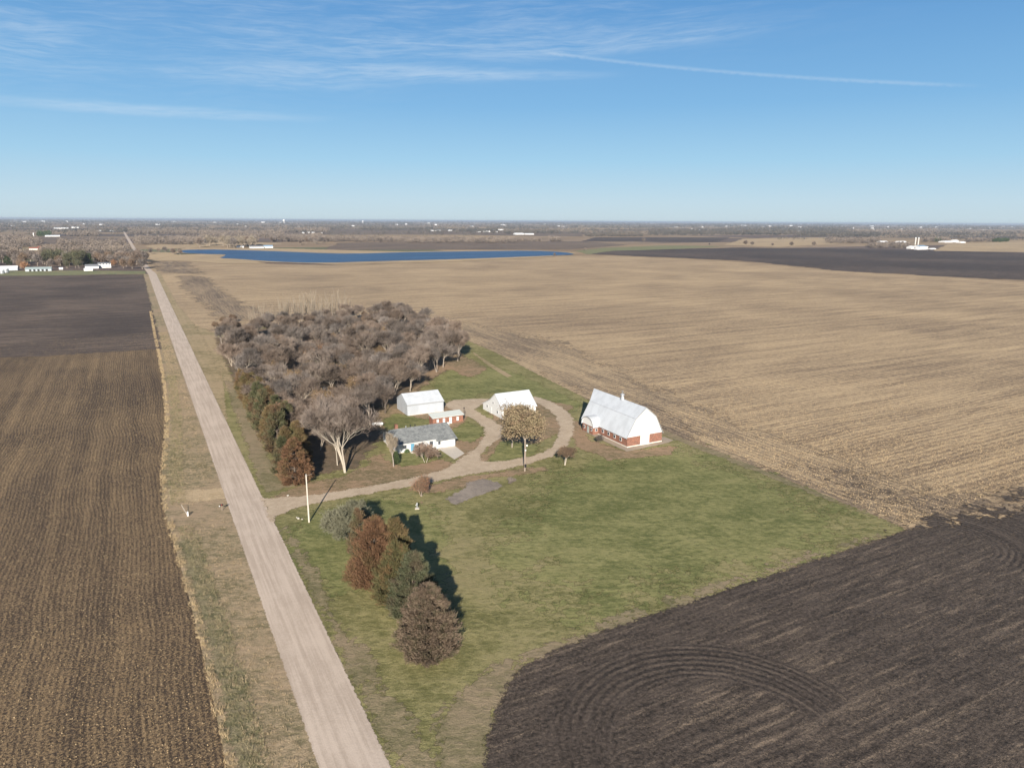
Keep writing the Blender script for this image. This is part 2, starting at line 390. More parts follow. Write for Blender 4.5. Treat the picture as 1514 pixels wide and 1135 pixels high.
M_left = mat('harvested_field', field_fn((0.060, 0.043, 0.032), (0.31, 0.215, 0.12), 'y', cover=0.36, patch=0.02, fine=1.0, bump=0.14, blot=0.7, streak=0.55, period=0.76, rowamp=0.15, lng=0.03, mid=1.8, speck=5.5))
M_dbot = mat('ditch_bottom', grass_fn((0.115, 0.110, 0.058), (0.29, 0.245, 0.15), (0.26, 0.20, 0.13), 0.6, 1.6), feather=0.35)
M_dark = mat('dark_tilled_field', field_fn((0.062, 0.048, 0.042), (0.20, 0.15, 0.115), 'x', cover=0.30, patch=0.012, fine=0.6), feather=0.06)
M_dark2 = mat('dark_tilled_field_far', field_fn((0.050, 0.040, 0.038), (0.18, 0.135, 0.105), 'x', cover=0.18, patch=0.004, fine=0.6), feather=0.006)
M_plough = mat('ploughed_soil', plough_fn, feather=1.1)
M_plough_soft = mat('ploughed_soil_margin', plough_fn, feather=0.12)
M_lawn = mat('lawn_grass', grass_fn((0.128, 0.125, 0.047), (0.300, 0.266, 0.125), (0.26, 0.215, 0.12), 0.5), feather=0.3)
M_lawn2 = mat('green_lawn', grass_fn((0.108, 0.120, 0.040), (0.262, 0.248, 0.105), (0.24, 0.21, 0.105), 0.25), feather=0.12)
M_dry = mat('dry_grass', grass_fn((0.21, 0.17, 0.09), (0.43, 0.335, 0.21), (0.33, 0.245, 0.155), 0.6), feather=0.2)
M_edge = mat('mown_edge', grass_fn((0.15, 0.135, 0.07), (0.30, 0.24, 0.15), (0.28, 0.21, 0.145), 0.7), feather=0.15)
M_ditch = mat('ditch_grass', grass_fn((0.165, 0.142, 0.08), (0.42, 0.325, 0.21), (0.33, 0.235, 0.16), 0.7, 1.3), feather=0.3)
M_litter = mat('leaf_litter', grass_fn((0.155, 0.128, 0.068), (0.34, 0.240, 0.155), (0.32, 0.21, 0.135), 0.75, 1.4), feather=0.12)
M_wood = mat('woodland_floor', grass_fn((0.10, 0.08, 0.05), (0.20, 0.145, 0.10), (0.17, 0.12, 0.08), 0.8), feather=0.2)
M_green = mat('winter_green_field', grass_fn((0.13, 0.15, 0.07), (0.24, 0.22, 0.12), (0.27, 0.21, 0.14), 0.4), feather=0.01)
M_tanf = mat('pale_stubble_far', field_fn((0.25, 0.19, 0.13), (0.44, 0.33, 0.20), 'x', cover=0.7, patch=0.006, fine=0.4), feather=0.008)
M_brownf = mat('brown_field_far', field_fn((0.11, 0.085, 0.07), (0.22, 0.165, 0.12), 'x', cover=0.4, patch=0.006, fine=0.4), feather=0.008)
def gravel_fn(c1, c2, track=True, x0=12.4, w=7.2):
    def f(t):
        p = t.pos(); x, y, z = t.sep(p)
        n = t.noise(p, 3.5, 5, 0.8); n1 = t.noise(t.mul(p, (1.0, 0.03, 1)), 1.7, 4, 0.6); n2 = t.noise(p, 0.12, 3)
        n5 = t.noise(p, 0.6, 6, 0.8)
        a = t.m('ADD', t.m('MULTIPLY', t.m('SUBTRACT', n, 0.5), 1.3), t.m('ADD', t.m('MULTIPLY', t.m('SUBTRACT', n2, 0.5), 1.1), t.m('MULTIPLY_ADD', t.m('SUBTRACT', n5, 0.5), 0.9 if track else 1.8, 0.5)))
        if track: a = t.m('ADD', a, t.m('MULTIPLY', t.m('SUBTRACT', n1, 0.5), 2.6))
        return t.mix(t.st(a, 0.0, 1.0), c1, c2), t.bump(n, 0.04)
    return f
M_cross = mat('straw_track', grass_fn((0.30, 0.23, 0.14), (0.52, 0.40, 0.26), (0.45, 0.34, 0.22), 0.6), feather=0.5)
M_road = mat('gravel_road', gravel_fn((0.405, 0.330, 0.270), (0.525, 0.437, 0.365)), feather=1.6)
M_drive = mat('gravel_drive', gravel_fn((0.35, 0.275, 0.20), (0.48, 0.39, 0.295), False), feather=0.4)
M_slab = mat('worn_slab', gravel_fn((0.175, 0.15, 0.13), (0.30, 0.255, 0.215), False), feather=0.6)
M_conc = plain('concrete', (0.50, 0.45, 0.39), var=0.12, sc=1.2)
def water_fn(t):
    p = t.pos(); n = t.noise(t.mul(p, (0.12, 1, 1)), 0.03, 4, 0.6); h = t.noise(t.mul(p, (0.5, 1, 1)), 0.35, 3, 0.6)
    return t.mix(t.st(n, 0.35, 0.65), (0.008, 0.030, 0.085), (0.018, 0.060, 0.150)), t.bump(h, 0.9)
M_water = mat('lake_water', water_fn, 0.35, spec=0.35)
# --- the sheets
g = mk('ground', [(-42000, -3000, -0.02), (42000, -3000, -0.02), (42000, 60000, -0.02), (-42000, 60000, -0.02)], [(0, 1, 2, 3)], M_ground); tag(g, kind='structure')
sheet('stubble_field', [(15.5, 200), (15.5, 1210)]+px((245, 380), (270, 384), (330, 388), (480, 392), (640, 388), (830, 378), (900, 378), (1000, 383), (1100, 388), (1250, 402), (1400, 410), (1600, 422))+[(900, 30), (120, 30)], M_stub, 0.0, step=60)
sheet('stubble_headland', px((640, 466), (820, 505), (1120, 640), (1500, 760), (1345, 790), (985, 645), (860, 588), (600, 462)), M_stub2, 0.02, fw=26, step=5)
sheet('soil_patch', px((262, 408), (300, 408), (345, 440), (395, 470), (330, 472), (275, 430)), M_till, 0.03, fw=22, step=6)
sheet('soil_patch', px((225, 382), (262, 382), (292, 398), (300, 406), (240, 403), (230, 395)), M_till, 0.04, fw=34, step=8)
sheet('soil_patch', px((1210, 690), (1320, 715), (1420, 735), (1500, 728), (1514, 745), (1420, 770), (1330, 775), (1240, 735)), M_till, 0.05, fw=26, step=4)
sheet('soil_patch', px((880, 590), (980, 605), (1030, 640), (1000, 650), (930, 620)), M_till, 0.06, fw=14, step=4)
lf = [(-600, 20)]+[(-600, 1)]
edge_left = px((345, 1135), (322, 1030), (303, 950), (285, 880), (262, 800), (245, 745), (243, 700), (249, 620), (243, 560), (225, 470), (213, 405))
EL = [(edge_left[0][0]-.5, -20)]+[(a-0.6, b) for a, b in edge_left]
sheet('harvested_field', [(-900, -20)]+EL+[(-900, edge_left[-1][1])], M_left, 0.004, step=30)
sheet('dark_field', px((-250, 533), (60, 527), (150, 521), (238, 516), (231, 480), (212, 406), (100, 407), (-250, 410)), M_dark, 0.03, fw=3.5, step=7)
sheet('green_verge', px((-200, 402), (-200, 409), (60, 407.5), (215, 405), (215, 401), (120, 400)), M_green, 0.05, fw=4, step=8)
# west verge and ditch between the field and the road
VW = [(a, b) for a, b in EL]
sheet('ditch_verge', [(12.7, -20)]+[(12.7, y) for y in (60, 120, 200, 300, 500, 880)]+list(reversed(VW)), M_ditch, 0.01, step=10)
db = [(a+.9, b) for a, b in EL if b < 145]
sheet('ditch_bottom', db+[(min(a+3.2, 10.5), b) for a, b in reversed(db)], M_dbot, 0.022, fw=2.6, step=2)
sheet('field_crossing', px((243, 722), (243, 740), (290, 742), (345, 736), (337, 720), (300, 724)), M_cross, 0.03, fw=1.4, step=1.2)
# road, one ribbon
rl = [(12.5, -20), (12.4, 150), (12.4, 431), (12.2, 880)]+px((213, 397), (205, 385), (198, 372), (190, 358), (183, 345), (181, 338))
rr = [(19.7, -20), (19.7, 150), (19.9, 431), (20.2, 880)]+px((224, 399), (214, 387), (204, 373), (195, 358), (186, 345), (182.5, 338))
def resample2(line, ys):
    a = np.array(line); return np.interp(ys, a[:, 1], a[:, 0])
ys_ = np.concatenate([np.arange(-20, 900, 3.0), np.arange(900, rl[-1][1], 12.0)])
xl_, xr_ = resample2(rl, ys_), resample2(rr, ys_); nr = len(ys_)
rv = np.stack([np.stack([x_, ys_, np.full(nr, z_)], 1) for x_, z_ in ((xl_-.2, .06), (xl_+.25, .075), ((xl_+xr_)/2, .12), (xr_-.25, .075), (xr_+.2, .06))], 1).reshape(-1, 3)
rf_ = np.array([(k*5+c, k*5+c+1, k*5+c+6, k*5+c+5) for k in range(nr-1) for c in range(4)])
ro = mk('gravel_road', rv, rf_, M_road); tag(ro, kind='structure')
at_ = ro.data.attributes.new('edge', 'FLOAT', 'POINT'); at_.data.foreach_set('value', np.tile(np.array([0, 1, 1, 1, 0], dtype=np.float32), nr))
# east verge
sheet('east_verge', [(19.2, 180), (19.2, 870)]+px((236, 402), (262, 450), (305, 500), (335, 560), (352, 620), (385, 690), (395, 735)), M_dry, 0.012, fw=1.5, step=5)
# lawn
plough_edge = px((716, 1250), (718, 1135), (722, 1090), (735, 1050), (752, 1010), (775, 985), (830, 958), (900, 930), (1000, 898), (1100, 864), (1200, 830), (1335, 786))
sheet('lawn', [(19.4, 30), (19.4, 215)]+px((330, 560), (320, 490), (594, 462), (730, 520), (868, 590), (985, 640), (1150, 703), (1337, 781))+list(reversed(plough_edge)), M_lawn, 0.035, fw=1.6, step=3)
sheet('green_lawn', px((440, 770), (480, 755), (520, 740), (560, 735), (610, 740), (650, 760), (660, 900), (560, 900), (540, 860), (470, 880), (430, 800)), M_lawn2, 0.049, fw=9, step=2)
sheet('green_lawn', px((640, 560), (680, 535), (760, 550), (855, 595), (850, 610), (800, 590), (720, 580), (690, 592), (650, 590)), M_lawn2, 0.053, fw=7, step=2)
sheet('green_lawn', px((870, 680), (1000, 660), (1150, 720), (1290, 780), (1150, 830), (1000, 870), (850, 900), (760, 880), (740, 790), (790, 730)), M_lawn2, 0.057, fw=30, step=4)
sheet('edge_strip', [(20.3, 40), (20.3, 135), (21.6, 135), (22.6, 100), (24.2, 70), (25, 40)], M_edge, 0.062, fw=4, step=2)
sheet('edge_strip', px((775, 985), (830, 958), (1000, 898), (1200, 830), (1325, 789), (1190, 820), (1000, 885), (830, 940), (700, 1000), (650, 1060), (640, 1200), (720, 1200), (722, 1090), (752, 1010)), M_edge, 0.068, fw=5.0, step=2)
sheet('edge_strip', px((1330, 780), (1150, 703), (985, 638), (900, 600), (900, 605), (985, 645), (1150, 711)), M_edge, 0.074, fw=2.0, step=2)
sheet('rough_verge', px((285, 480), (318, 492), (345, 560), (372, 620), (392, 672), (386, 700), (355, 620), (330, 560), (300, 500)), M_dry, 0.042, fw=4, step=3)
sheet('verge_strip', px((332, 560), (352, 620), (372, 680), (392, 728), (425, 722), (440, 716), (400, 680), (370, 625), (348, 570)), M_edge, 0.070, fw=3, step=2)
# woodland floor and litter
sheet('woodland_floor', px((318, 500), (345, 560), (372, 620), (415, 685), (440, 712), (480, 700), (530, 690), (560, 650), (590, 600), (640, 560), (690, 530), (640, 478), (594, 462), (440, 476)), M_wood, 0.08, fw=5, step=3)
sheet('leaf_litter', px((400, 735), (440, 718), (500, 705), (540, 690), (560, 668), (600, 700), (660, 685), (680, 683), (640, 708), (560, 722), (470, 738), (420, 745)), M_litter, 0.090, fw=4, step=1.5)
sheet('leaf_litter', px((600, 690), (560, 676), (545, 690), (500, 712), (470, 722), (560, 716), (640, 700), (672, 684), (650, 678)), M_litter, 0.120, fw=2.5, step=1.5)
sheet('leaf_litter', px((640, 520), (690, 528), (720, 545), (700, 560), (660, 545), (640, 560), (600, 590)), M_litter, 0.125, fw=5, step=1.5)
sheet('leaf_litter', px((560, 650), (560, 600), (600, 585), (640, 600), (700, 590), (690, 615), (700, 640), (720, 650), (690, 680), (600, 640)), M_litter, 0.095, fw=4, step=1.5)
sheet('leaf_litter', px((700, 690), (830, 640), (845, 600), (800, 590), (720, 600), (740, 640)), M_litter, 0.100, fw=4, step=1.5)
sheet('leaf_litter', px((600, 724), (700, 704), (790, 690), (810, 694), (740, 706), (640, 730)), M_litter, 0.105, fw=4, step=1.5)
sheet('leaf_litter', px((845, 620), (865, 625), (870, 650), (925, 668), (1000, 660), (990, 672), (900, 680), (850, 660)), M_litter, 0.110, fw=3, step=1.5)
sheet('green_lawn', px((585, 665), (640, 668), (668, 672), (640, 684), (590, 690)), M_lawn2, 0.130, fw=3, step=1.5)
sheet('green_lawn', px((586, 612), (640, 622), (628, 638), (575, 640), (565, 620)), M_lawn2, 0.150, fw=3, step=1.5)
sheet('green_lawn', px((690, 622), (718, 636), (700, 655), (675, 650), (660, 640)), M_lawn2, 0.140, fw=3, step=1.5)
sheet('green_lawn', px((720, 680), (745, 650), (800, 660), (790, 675), (730, 688)), M_lawn2, 0.145, fw=3, step=1.5)
# driveway: entrance arm, fork round the island, loop past barn
def ribbon(name, cl_, widths, m, z, fw):
    c = np.array([P(*q) for q in cl_]); c = np.array(smooth_pts(c, 2, False)); w = np.interp(np.linspace(0, 1, len(c)), np.linspace(0, 1, len(widths)), widths)
    tg = np.gradient(c, axis=0); tg /= np.linalg.norm(tg, axis=1)[:, None]; nn = np.stack([-tg[:, 1], tg[:, 0]], 1)
    L, R = c+nn*w[:, None]/2, c-nn*w[:, None]/2
    return sheet(name, [tuple(a) for a in L]+[tuple(a) for a in R[::-1]], m, z, fw=fw, step=1.5)
sheet('driveway', px((386, 735), (400, 738), (450, 734), (520, 724), (600, 709), (650, 697), (668, 688), (690, 672), (706, 660), (717, 645), (716, 632), (700, 620), (680, 612), (655, 600), (670, 592), (700, 590), (724, 590), (710, 600), (702, 606),
    (712, 613), (730, 622), (745, 634), (741, 646), (722, 660), (712, 672), (712, 683), (740, 683), (790, 674), (812, 665), (824, 650), (828, 632), (822, 615), (806, 603), (786, 592), (790, 586), (815, 594), (836, 606), (848, 620), (848, 642), (838, 660), (815, 676), (780, 687), (740, 695), (700, 701), (640, 713), (560, 728), (480, 742), (440, 751), (412, 763), (402, 772), (393, 750)), M_drive, 0.17, fw=2.0, step=1.2)
sheet('tree_ring', px((620, 742), (624, 741), (626, 744), (622, 745)), M_litter, 0.115, fw=0.3, step=0.5)
sheet('field_track', px((697, 520), (702, 522), (730, 540), (757, 556), (750, 558), (722, 541)), M_dry, 0.075, fw=0.8, step=1)
sheet('stony_slab', px((657, 739), (688, 722), (690, 714), (714, 708), (744, 717), (735, 724), (700, 736), (674, 747)), M_slab, 0.15, fw=1.6, step=0.7)
sheet('driveway_apron', px((645, 662), (669, 657), (687, 671), (672, 680)), M_conc, 0.19, step=2)
sheet('barn_apron', [(110.8, 141.6), (126.0, 142.6), (128.6, 143.6), (128.6, 147.0), (125.4, 148.8), (125.4, 144.2), (113.0, 144.2), (113.0, 163.0), (111.0, 163.0)], plain('dusty_concrete', (0.33, 0.27, 0.21), var=0.25), 0.19, step=1.0, jit=0.08)
# ploughed field
sheet('ploughed_field', list(plough_edge)+px((1345, 783), (1380, 780), (1430, 778), (1480, 770), (1540, 745))+[(700, 60), (700, -20), (plough_edge[0][0], -20)], M_plough, 0.10, fw=2.2, step=2.0)
sheet('ploughed_margin', px((1330, 792), (1352, 784), (1376, 770), (1410, 760), (1455, 756), (1480, 748), (1514, 732), (1600, 705), (1640, 740), (1500, 800), (1400, 820)), M_plough_soft, 0.085, fw=17, step=2.0)
# ---- far fields and lake
far = [('dark_field', [(868, 376), (905, 370), (1100, 366), (1300, 368), (1420, 372), (1650, 378), (1650, 428), (1514, 414), (1380, 408), (1250, 401), (1100, 386), (1000, 381)], M_dark2, 30),
 ('green_field', [(850, 371), (900, 366), (980, 363), (1080, 364), (1010, 368), (905, 371), (870, 376)], M_green, 18),
 ('brown_field', [(480, 370), (500, 359), (650, 357), (860, 357), (930, 362), (860, 368), (840, 369), (700, 369)], M_brownf, 18),
 ('pale_field', [(1070, 362), (1100, 353), (1200, 351), (1300, 352), (1250, 360), (1150, 365)], M_tanf, 18),
 ('dark_field', [(860, 357), (880, 351), (1080, 351), (1060, 358)], M_dark2, 18),
 ('pale_field', [(1380, 371), (1400, 361), (1514, 357), (1650, 358), (1650, 377), (1514, 373)], M_tanf, 18),
 ('pale_field', [(340, 338), (480, 338), (650, 338), (860, 343), (860, 350), (650, 347), (500, 346), (400, 349)], M_brownf, 30),
 ('brown_field', [(40, 358), (50, 350), (180, 352), (186, 362), (100, 361)], M_brownf, 20),
 ('pale_field', [(0, 366), (60, 366), (130, 380), (0, 384), (-100, 384), (-100, 368)], M_dry, 10),
 ('pale_field', [(214, 364), (250, 358), (330, 356), (420, 361), (290, 366), (230, 369)], M_tanf, 14),
 ('pale_field', [(196, 372), (215, 372), (262, 374), (262, 382), (228, 384), (205, 384)], M_tanf, 8)]
for k, (nm, pts, m_, fw_) in enumerate(far): sheet(nm, px(*pts), m_, 0.10+0.02*k, fw=fw_, step=15)
sheet('pale_field', px((220, 386), (262, 377), (300, 375.5), (350, 376), (350, 384), (400, 390), (330, 390), (270, 386)), M_tanf, 0.35, fw=12, step=8)
sheet('lake_shore', px((255, 374), (275, 366.5), (340, 367), (430, 368), (500, 370), (600, 372.5), (700, 370.5), (800, 370.5), (858, 375), (800, 381), (660, 387.5), (500, 391.5), (390, 388), (330, 383.5), (345, 378), (300, 376)), M_tanf, 0.42, fw=14, step=12)
sheet('lake', smooth_pts(px((268, 374), (262, 371), (280, 369.5), (330, 369.3), (400, 371.5), (470, 374.5), (520, 375.6), (600, 373.2), (700, 371.8), (790, 370.8), (835, 373.2), (852, 376.2), (835, 377.6), (800, 378.8), (740, 381.3), (660, 384), (560, 386.5), (470, 389.5), (400, 387), (345, 382.7), (322, 382.2), (333, 378.5), (334, 376.5), (300, 376)), 1), M_water, 0.5, step=12, jit=0.6)
# ================================================================== vegetation
def rnd_unit(n):
    v = rng.normal(size=(n, 3)); return v/np.linalg.norm(v, axis=1)[:, None]
class TM:
    "collects triangles and tapered limbs as arrays"
    def __init__(s): s.V = []; s.F = []; s.n = 0
    def limbs(s, A, B, RA, RB, k=4):
        A, B = np.array(A), np.array(B); RA, RB = np.array(RA), np.array(RB); m_ = len(A)
        if not m_: return
        d = B-A; d /= np.linalg.norm(d, axis=1)[:, None]+1e-9
        ref = np.where(np.abs(d[:, 2:3]) > 0.9, np.array([[1., 0, 0]]), np.array([[0, 0, 1.]]))
        u = np.cross(d, ref); u /= np.linalg.norm(u, axis=1)[:, None]+1e-9; w = np.cross(d, u)
        an = np.arange(k)*2*np.pi/k
        ring = np.cos(an)[None, :, None]*u[:, None]+np.sin(an)[None, :, None]*w[:, None]
        v = np.concatenate([A[:, None]+ring*RA[:, None, None], B[:, None]+ring*RB[:, None, None]], 1).reshape(-1, 3)
        base = s.n+np.arange(m_)[:, None]*2*k
        i = np.arange(k); j = (i+1) % k
        f1 = np.stack([base+i, base+j, base+k+j], 2).reshape(-1, 3); f2 = np.stack([base+i, base+k+j, base+k+i], 2).reshape(-1, 3)
        s.V.append(v); s.F += [f1, f2]; s.n += len(v)
    def blades(s, O, D, L, Wd, side=None):
        "thin triangles from O along D"
        m_ = len(O)
        if side is None: side = np.cross(D, rnd_unit(m_)); side /= np.linalg.norm(side, axis=1)[:, None]+1e-9
        a = O-side*(Wd/2)[:, None]; b = O+side*(Wd/2)[:, None]; c = O+D*L[:, None]
        s.V.append(np.stack([a, b, c], 1).reshape(-1, 3)); s.F.append(s.n+np.arange(m_*3).reshape(-1, 3)); s.n += m_*3
    def leaves(s, O, size):
        m_ = len(O); d = rnd_unit(m_); sd_ = np.cross(d, rnd_unit(m_)); sd_ /= np.linalg.norm(sd_, axis=1)[:, None]+1e-9
        z = size[:, None]
        q = np.stack([O-d*z*.5, O+sd_*z*.38, O+d*z*.5, O-sd_*z*.38], 1)
        s.V.append(q.reshape(-1, 3)); b = s.n+np.arange(m_)[:, None]*4
        s.F += [b+np.array([[0, 1, 2]]), b+np.array([[0, 2, 3]])]; s.n += m_*4
    def build(s, name, m, parent=None):
        return mk(name, np.concatenate(s.V), np.concatenate(s.F), m, parent)
def norm(v): return v/(np.linalg.norm(v)+1e-9)
def bare_tree(H=12, spread=0.9, trunkh=0.25, stems=1, twigs=6000, tw=0.05, tl=0.9, depth=5, r0=0.28, upward=0.35, leaf=0, leafsize=0.3, mt=None, mc=None, ml=None, name='bare_tree', clumpy=0.25, kids_=(3, 4), lr=0.66):
    "recursive limbs; coarse ones are the trunk part, fine ones and the twigs the crown part"
    root = empty(name, (0, 0, 0)); TR, CR = [], []; tips = []
    def grow(p, d, L, r, lev):
        n = 3; q = p.copy(); rr_ = r
        for i in range(n):
            d = norm(d+rng.normal(0, 0.13 if lev else 0.05, 3)+np.array([0, 0, 0.05]))
            e = q+d*L/n; r1 = rr_*0.86
            (TR if lev <= (3 if r0 > .2 else 2) else CR).append((q, e, rr_, r1)); q = e; rr_ = r1
            if lev >= depth-1: tips.append((q, d, L))
            elif (lev >= 1 or i == n-1) and i < n and rng.random() < 0.8: side(q, d, L*0.7, rr_*0.5, lev+1)
        if lev < depth:
            for _ in range(rng.integers(kids_[0], kids_[1]+1)): side(q, d, L*rng.uniform(lr-.22, lr+.16), rr_*rng.uniform(0.55, 0.8), lev+1)
    def side(q, d, L, r, lev):
        v = rnd_unit(1)[0]; v = v-d*np.dot(v, d); v = norm(v); a = spread*rng.uniform(0.5, 1.1)
        nd = norm(d*math.cos(a)+v*math.sin(a)+np.array([0, 0, upward*0.5]))
        if lev <= depth: grow(q, nd, L, max(r, 0.012), lev)
    for k in range(stems):
        a = rng.uniform(0, 2*math.pi)+k*2*math.pi/stems; lean = 0.0 if stems == 1 else rng.uniform(0.15, 0.42)
        d = norm(np.array([math.cos(a)*lean, math.sin(a)*lean, 1.0]))
        grow(np.array([math.cos(a)*0.15*(stems > 1), math.sin(a)*0.15*(stems > 1), -0.1]), d, H*trunkh, r0*(1 if stems == 1 else 0.75), 0)
    tp = np.array([q for q, _, _ in tips]); td = np.array([d for _, d, _ in tips])
    sc = H/(np.percentile(tp[:, 2], 97)+tl*0.5)
    T = TM(); c = TM()
    A = lambda X, i: np.array([x[i] for x in X])*(sc if i < 2 else 1.0)
    T.limbs(A(TR, 0), A(TR, 1), A(TR, 2), A(TR, 3), 6)
    if CR: c.limbs(A(CR, 0), A(CR, 1), np.maximum(A(CR, 2), 0.035), np.maximum(A(CR, 3), 0.028), 3)
    tp = tp*sc
    cb = [x for x in CR]; ca, cz = A(cb, 0), A(cb, 1); w_ = rng.uniform(0.25, 1.6, len(tp))**1.5; w_ /= w_.sum()
    i = rng.choice(len(tp), twigs, p=w_); j = rng.integers(0, len(cb), twigs); u_ = rng.random(twigs)[:, None]
    al = rng.random(twigs) < 0.78
    o = np.where(al[:, None], ca[j]*(1-u_)+cz[j]*u_, tp[i])+rng.normal(0, clumpy*0.6, (twigs, 3)); bd = cz[j]-ca[j]; bd /= np.linalg.norm(bd, axis=1)[:, None]+1e-9
    d = np.where(al[:, None], bd, td[i])+rnd_unit(twigs)*0.75+np.array([0, 0, 0.25]); d /= np.linalg.norm(d, axis=1)[:, None]
    c.blades(o, d, rng.uniform(0.5, 1.2, twigs)*tl, np.full(twigs, tw))
    T.build('trunk', mt, root); co = c.build('crown', mc, root)
    if leaf:
        l = TM(); i = rng.integers(0, len(tp), leaf); l.leaves(tp[i]+rng.normal(0, clumpy*2.0, (leaf, 3)), rng.uniform(0.6, 1.3, leaf)*leafsize)
        l.build('leaves', ml, root)
    return root
def conifer(H=12, R=4.0, base=0.4, nb=210, sprays=150, mt=None, mc=None, name='conifer', up=0.75, tl=0.42, tw=0.11, shape=0.75, lop=(0, 0)):
    "central trunk, rising boughs, each tipped with many pointed sprays"
    root = empty(name, (0, 0, 0)); T = TM(); c = TM()
    T.limbs([[0, 0, -0.1]], [[lop[0]*.5, lop[1]*.5, H*0.92]], [R*0.07+0.05], [0.03], 7)
    O, D, Sz = [], [], []
    A, B, RA, RB = [], [], [], []
    for k in range(nb):
        h = base+(H-base)*(rng.random()**1.15)*0.96; f = (h-base)/(H-base)
        L = R*(1-f**1.6)**shape*rng.uniform(0.72, 1.12)+0.25
        if f < 0.10: L *= 0.72+f*2.5
        a = rng.uniform(0, 2*math.pi); lift = up*(0.55+0.9*f)*rng.uniform(0.6, 1.3)
        d = norm(np.array([math.cos(a), math.sin(a), lift])); p0 = np.array([lop[0]*f*.6, lop[1]*f*.6, max(h-L*lift*0.65, 0.15)]); p1 = p0+d*L
        A.append(p0); B.append(p1); RA.append(0.05); RB.append(0.015)
        m_ = sprays; tt = rng.uniform(0.38, 1.0, m_)**0.7
        o = p0+d*(tt*L)[:, None]+rng.normal(0, 0.13+0.10*L/R, (m_, 3))*np.array([1, 1, 0.8])
        dd = d*0.7+rnd_unit(m_)*0.62+np.array([0, 0, up*0.5]); dd /= np.linalg.norm(dd, axis=1)[:, None]
        O.append(o); D.append(dd); Sz.append(rng.uniform(0.6, 1.3, m_)*(1.15-0.3*tt))
    T.limbs(A, B, RA, RB, 3)
    O, D, Sz = np.concatenate(O), np.concatenate(D), np.concatenate(Sz)
    ok = O[:, 2] > 0.12; O, D, Sz = O[ok], D[ok], Sz[ok]
    c.blades(O, D, Sz*tl, Sz*tw)
    T.build('trunk', mt, root); c.build('crown', mc, root)
    return root
M_bark = plain('grey_bark', (0.27, 0.23, 0.19), var=0.3, sc=4, obj_var=0.15)
M_pale = plain('pale_bark', (0.36, 0.32, 0.265), var=0.18, sc=3)
M_dbark = plain('dark_bark', (0.10, 0.08, 0.065), var=0.3, sc=4)
def foliage(name, cols, sc=0.35, obj_var=0.12, hue=0.0):
    def f(t):
        p = t.pos(); n = t.noise(p, sc, 3, 0.6); n2 = t.noise(p, 2.2, 2, 0.7)
        r = t.n('ShaderNodeObjectInfo').outputs['Random']
        rp = t.n('ShaderNodeValToRGB', {0: t.m('ADD', t.m('MULTIPLY_ADD', t.m('SUBTRACT', n, 0.5), 1.9, 0.5), t.m('MULTIPLY', t.m('SUBTRACT', n2, 0.5), 0.5))}); e = rp.color_ramp.elements
        while len(e) < len(cols): e.new(0.5)
        for k, c in enumerate(cols): e[k].position = (k+0.3)/len(cols); e[k].color = c+(1,)
        v = t.m('MULTIPLY_ADD', r, obj_var*2, 1-obj_var)
        v2 = t.m('MULTIPLY_ADD', t.m('FRACT', t.m('MULTIPLY', r, 7.31)), hue*2, 1-hue)
        return t.mix(1.0, rp.outputs[0], t.n('ShaderNodeCombineColor', {0: t.m('MULTIPLY', v, v2), 1: v, 2: t.m('DIVIDE', v, v2)}).outputs[0], 'MULTIPLY'), None
    return mat(name, f, 0.9, spec=0.1)
M_twig = foliage('grey_twigs', [(0.092, 0.073, 0.060), (0.156, 0.126, 0.107), (0.238, 0.198, 0.170)], 0.2, 0.25, 0.07)
M_twig_t = foliage('tan_twigs', [(0.215, 0.18, 0.14), (0.30, 0.255, 0.20)], 0.2, 0.1)
M_twig_b = foliage('brown_twigs', [(0.13, 0.09, 0.065), (0.20, 0.145, 0.10)], 0.2, 0.12)
M_rust = foliage('rust_needles', [(0.085, 0.052, 0.030), (0.165, 0.092, 0.055), (0.12, 0.085, 0.045)], 0.3)
M_rust2 = foliage('rust_olive_needles', [(0.115, 0.072, 0.042), (0.145, 0.105, 0.055), (0.085, 0.078, 0.036)], 0.25)
M_olive = foliage('olive_needles', [(0.115, 0.085, 0.042), (0.085, 0.085, 0.040), (0.155, 0.100, 0.052)], 0.5)
M_sage = foliage('grey_green_needles', [(0.065, 0.075, 0.042), (0.100, 0.105, 0.062), (0.11, 0.09, 0.06)], 0.4)
M_mauve = foliage('grey_brown_needles', [(0.060, 0.046, 0.034), (0.145, 0.108, 0.080), (0.080, 0.070, 0.045)], 0.8)
M_cedar = foliage('cedar_needles', [(0.065, 0.07, 0.035), (0.095, 0.095, 0.052), (0.115, 0.075, 0.046)], 0.22)
M_dkgreen = foliage('dark_green_needles', [(0.035, 0.055, 0.025), (0.06, 0.08, 0.035)], 0.4)
M_oak = foliage('oak_leaves', [(0.15, 0.12, 0.07), (0.235, 0.19, 0.12), (0.19, 0.135, 0.09)], 0.5)
M_redl = foliage('red_brown_leaves', [(0.20, 0.10, 0.07), (0.30, 0.16, 0.10)], 0.4)
M_orange = foliage('orange_leaves', [(0.32, 0.17, 0.09), (0.26, 0.15, 0.09)], 0.4)
M_box = foliage('boxwood_leaves', [(0.05, 0.085, 0.03), (0.08, 0.12, 0.045)], 2.0)
def place(root, x, y, rz=0.0, s=1.0, label=None, cat=None, group=None, z=0.0):
    root.location = (x, y, z); root.rotation_euler.z = rz; root.scale = (s, s, s); return tag(root, label, cat, group)
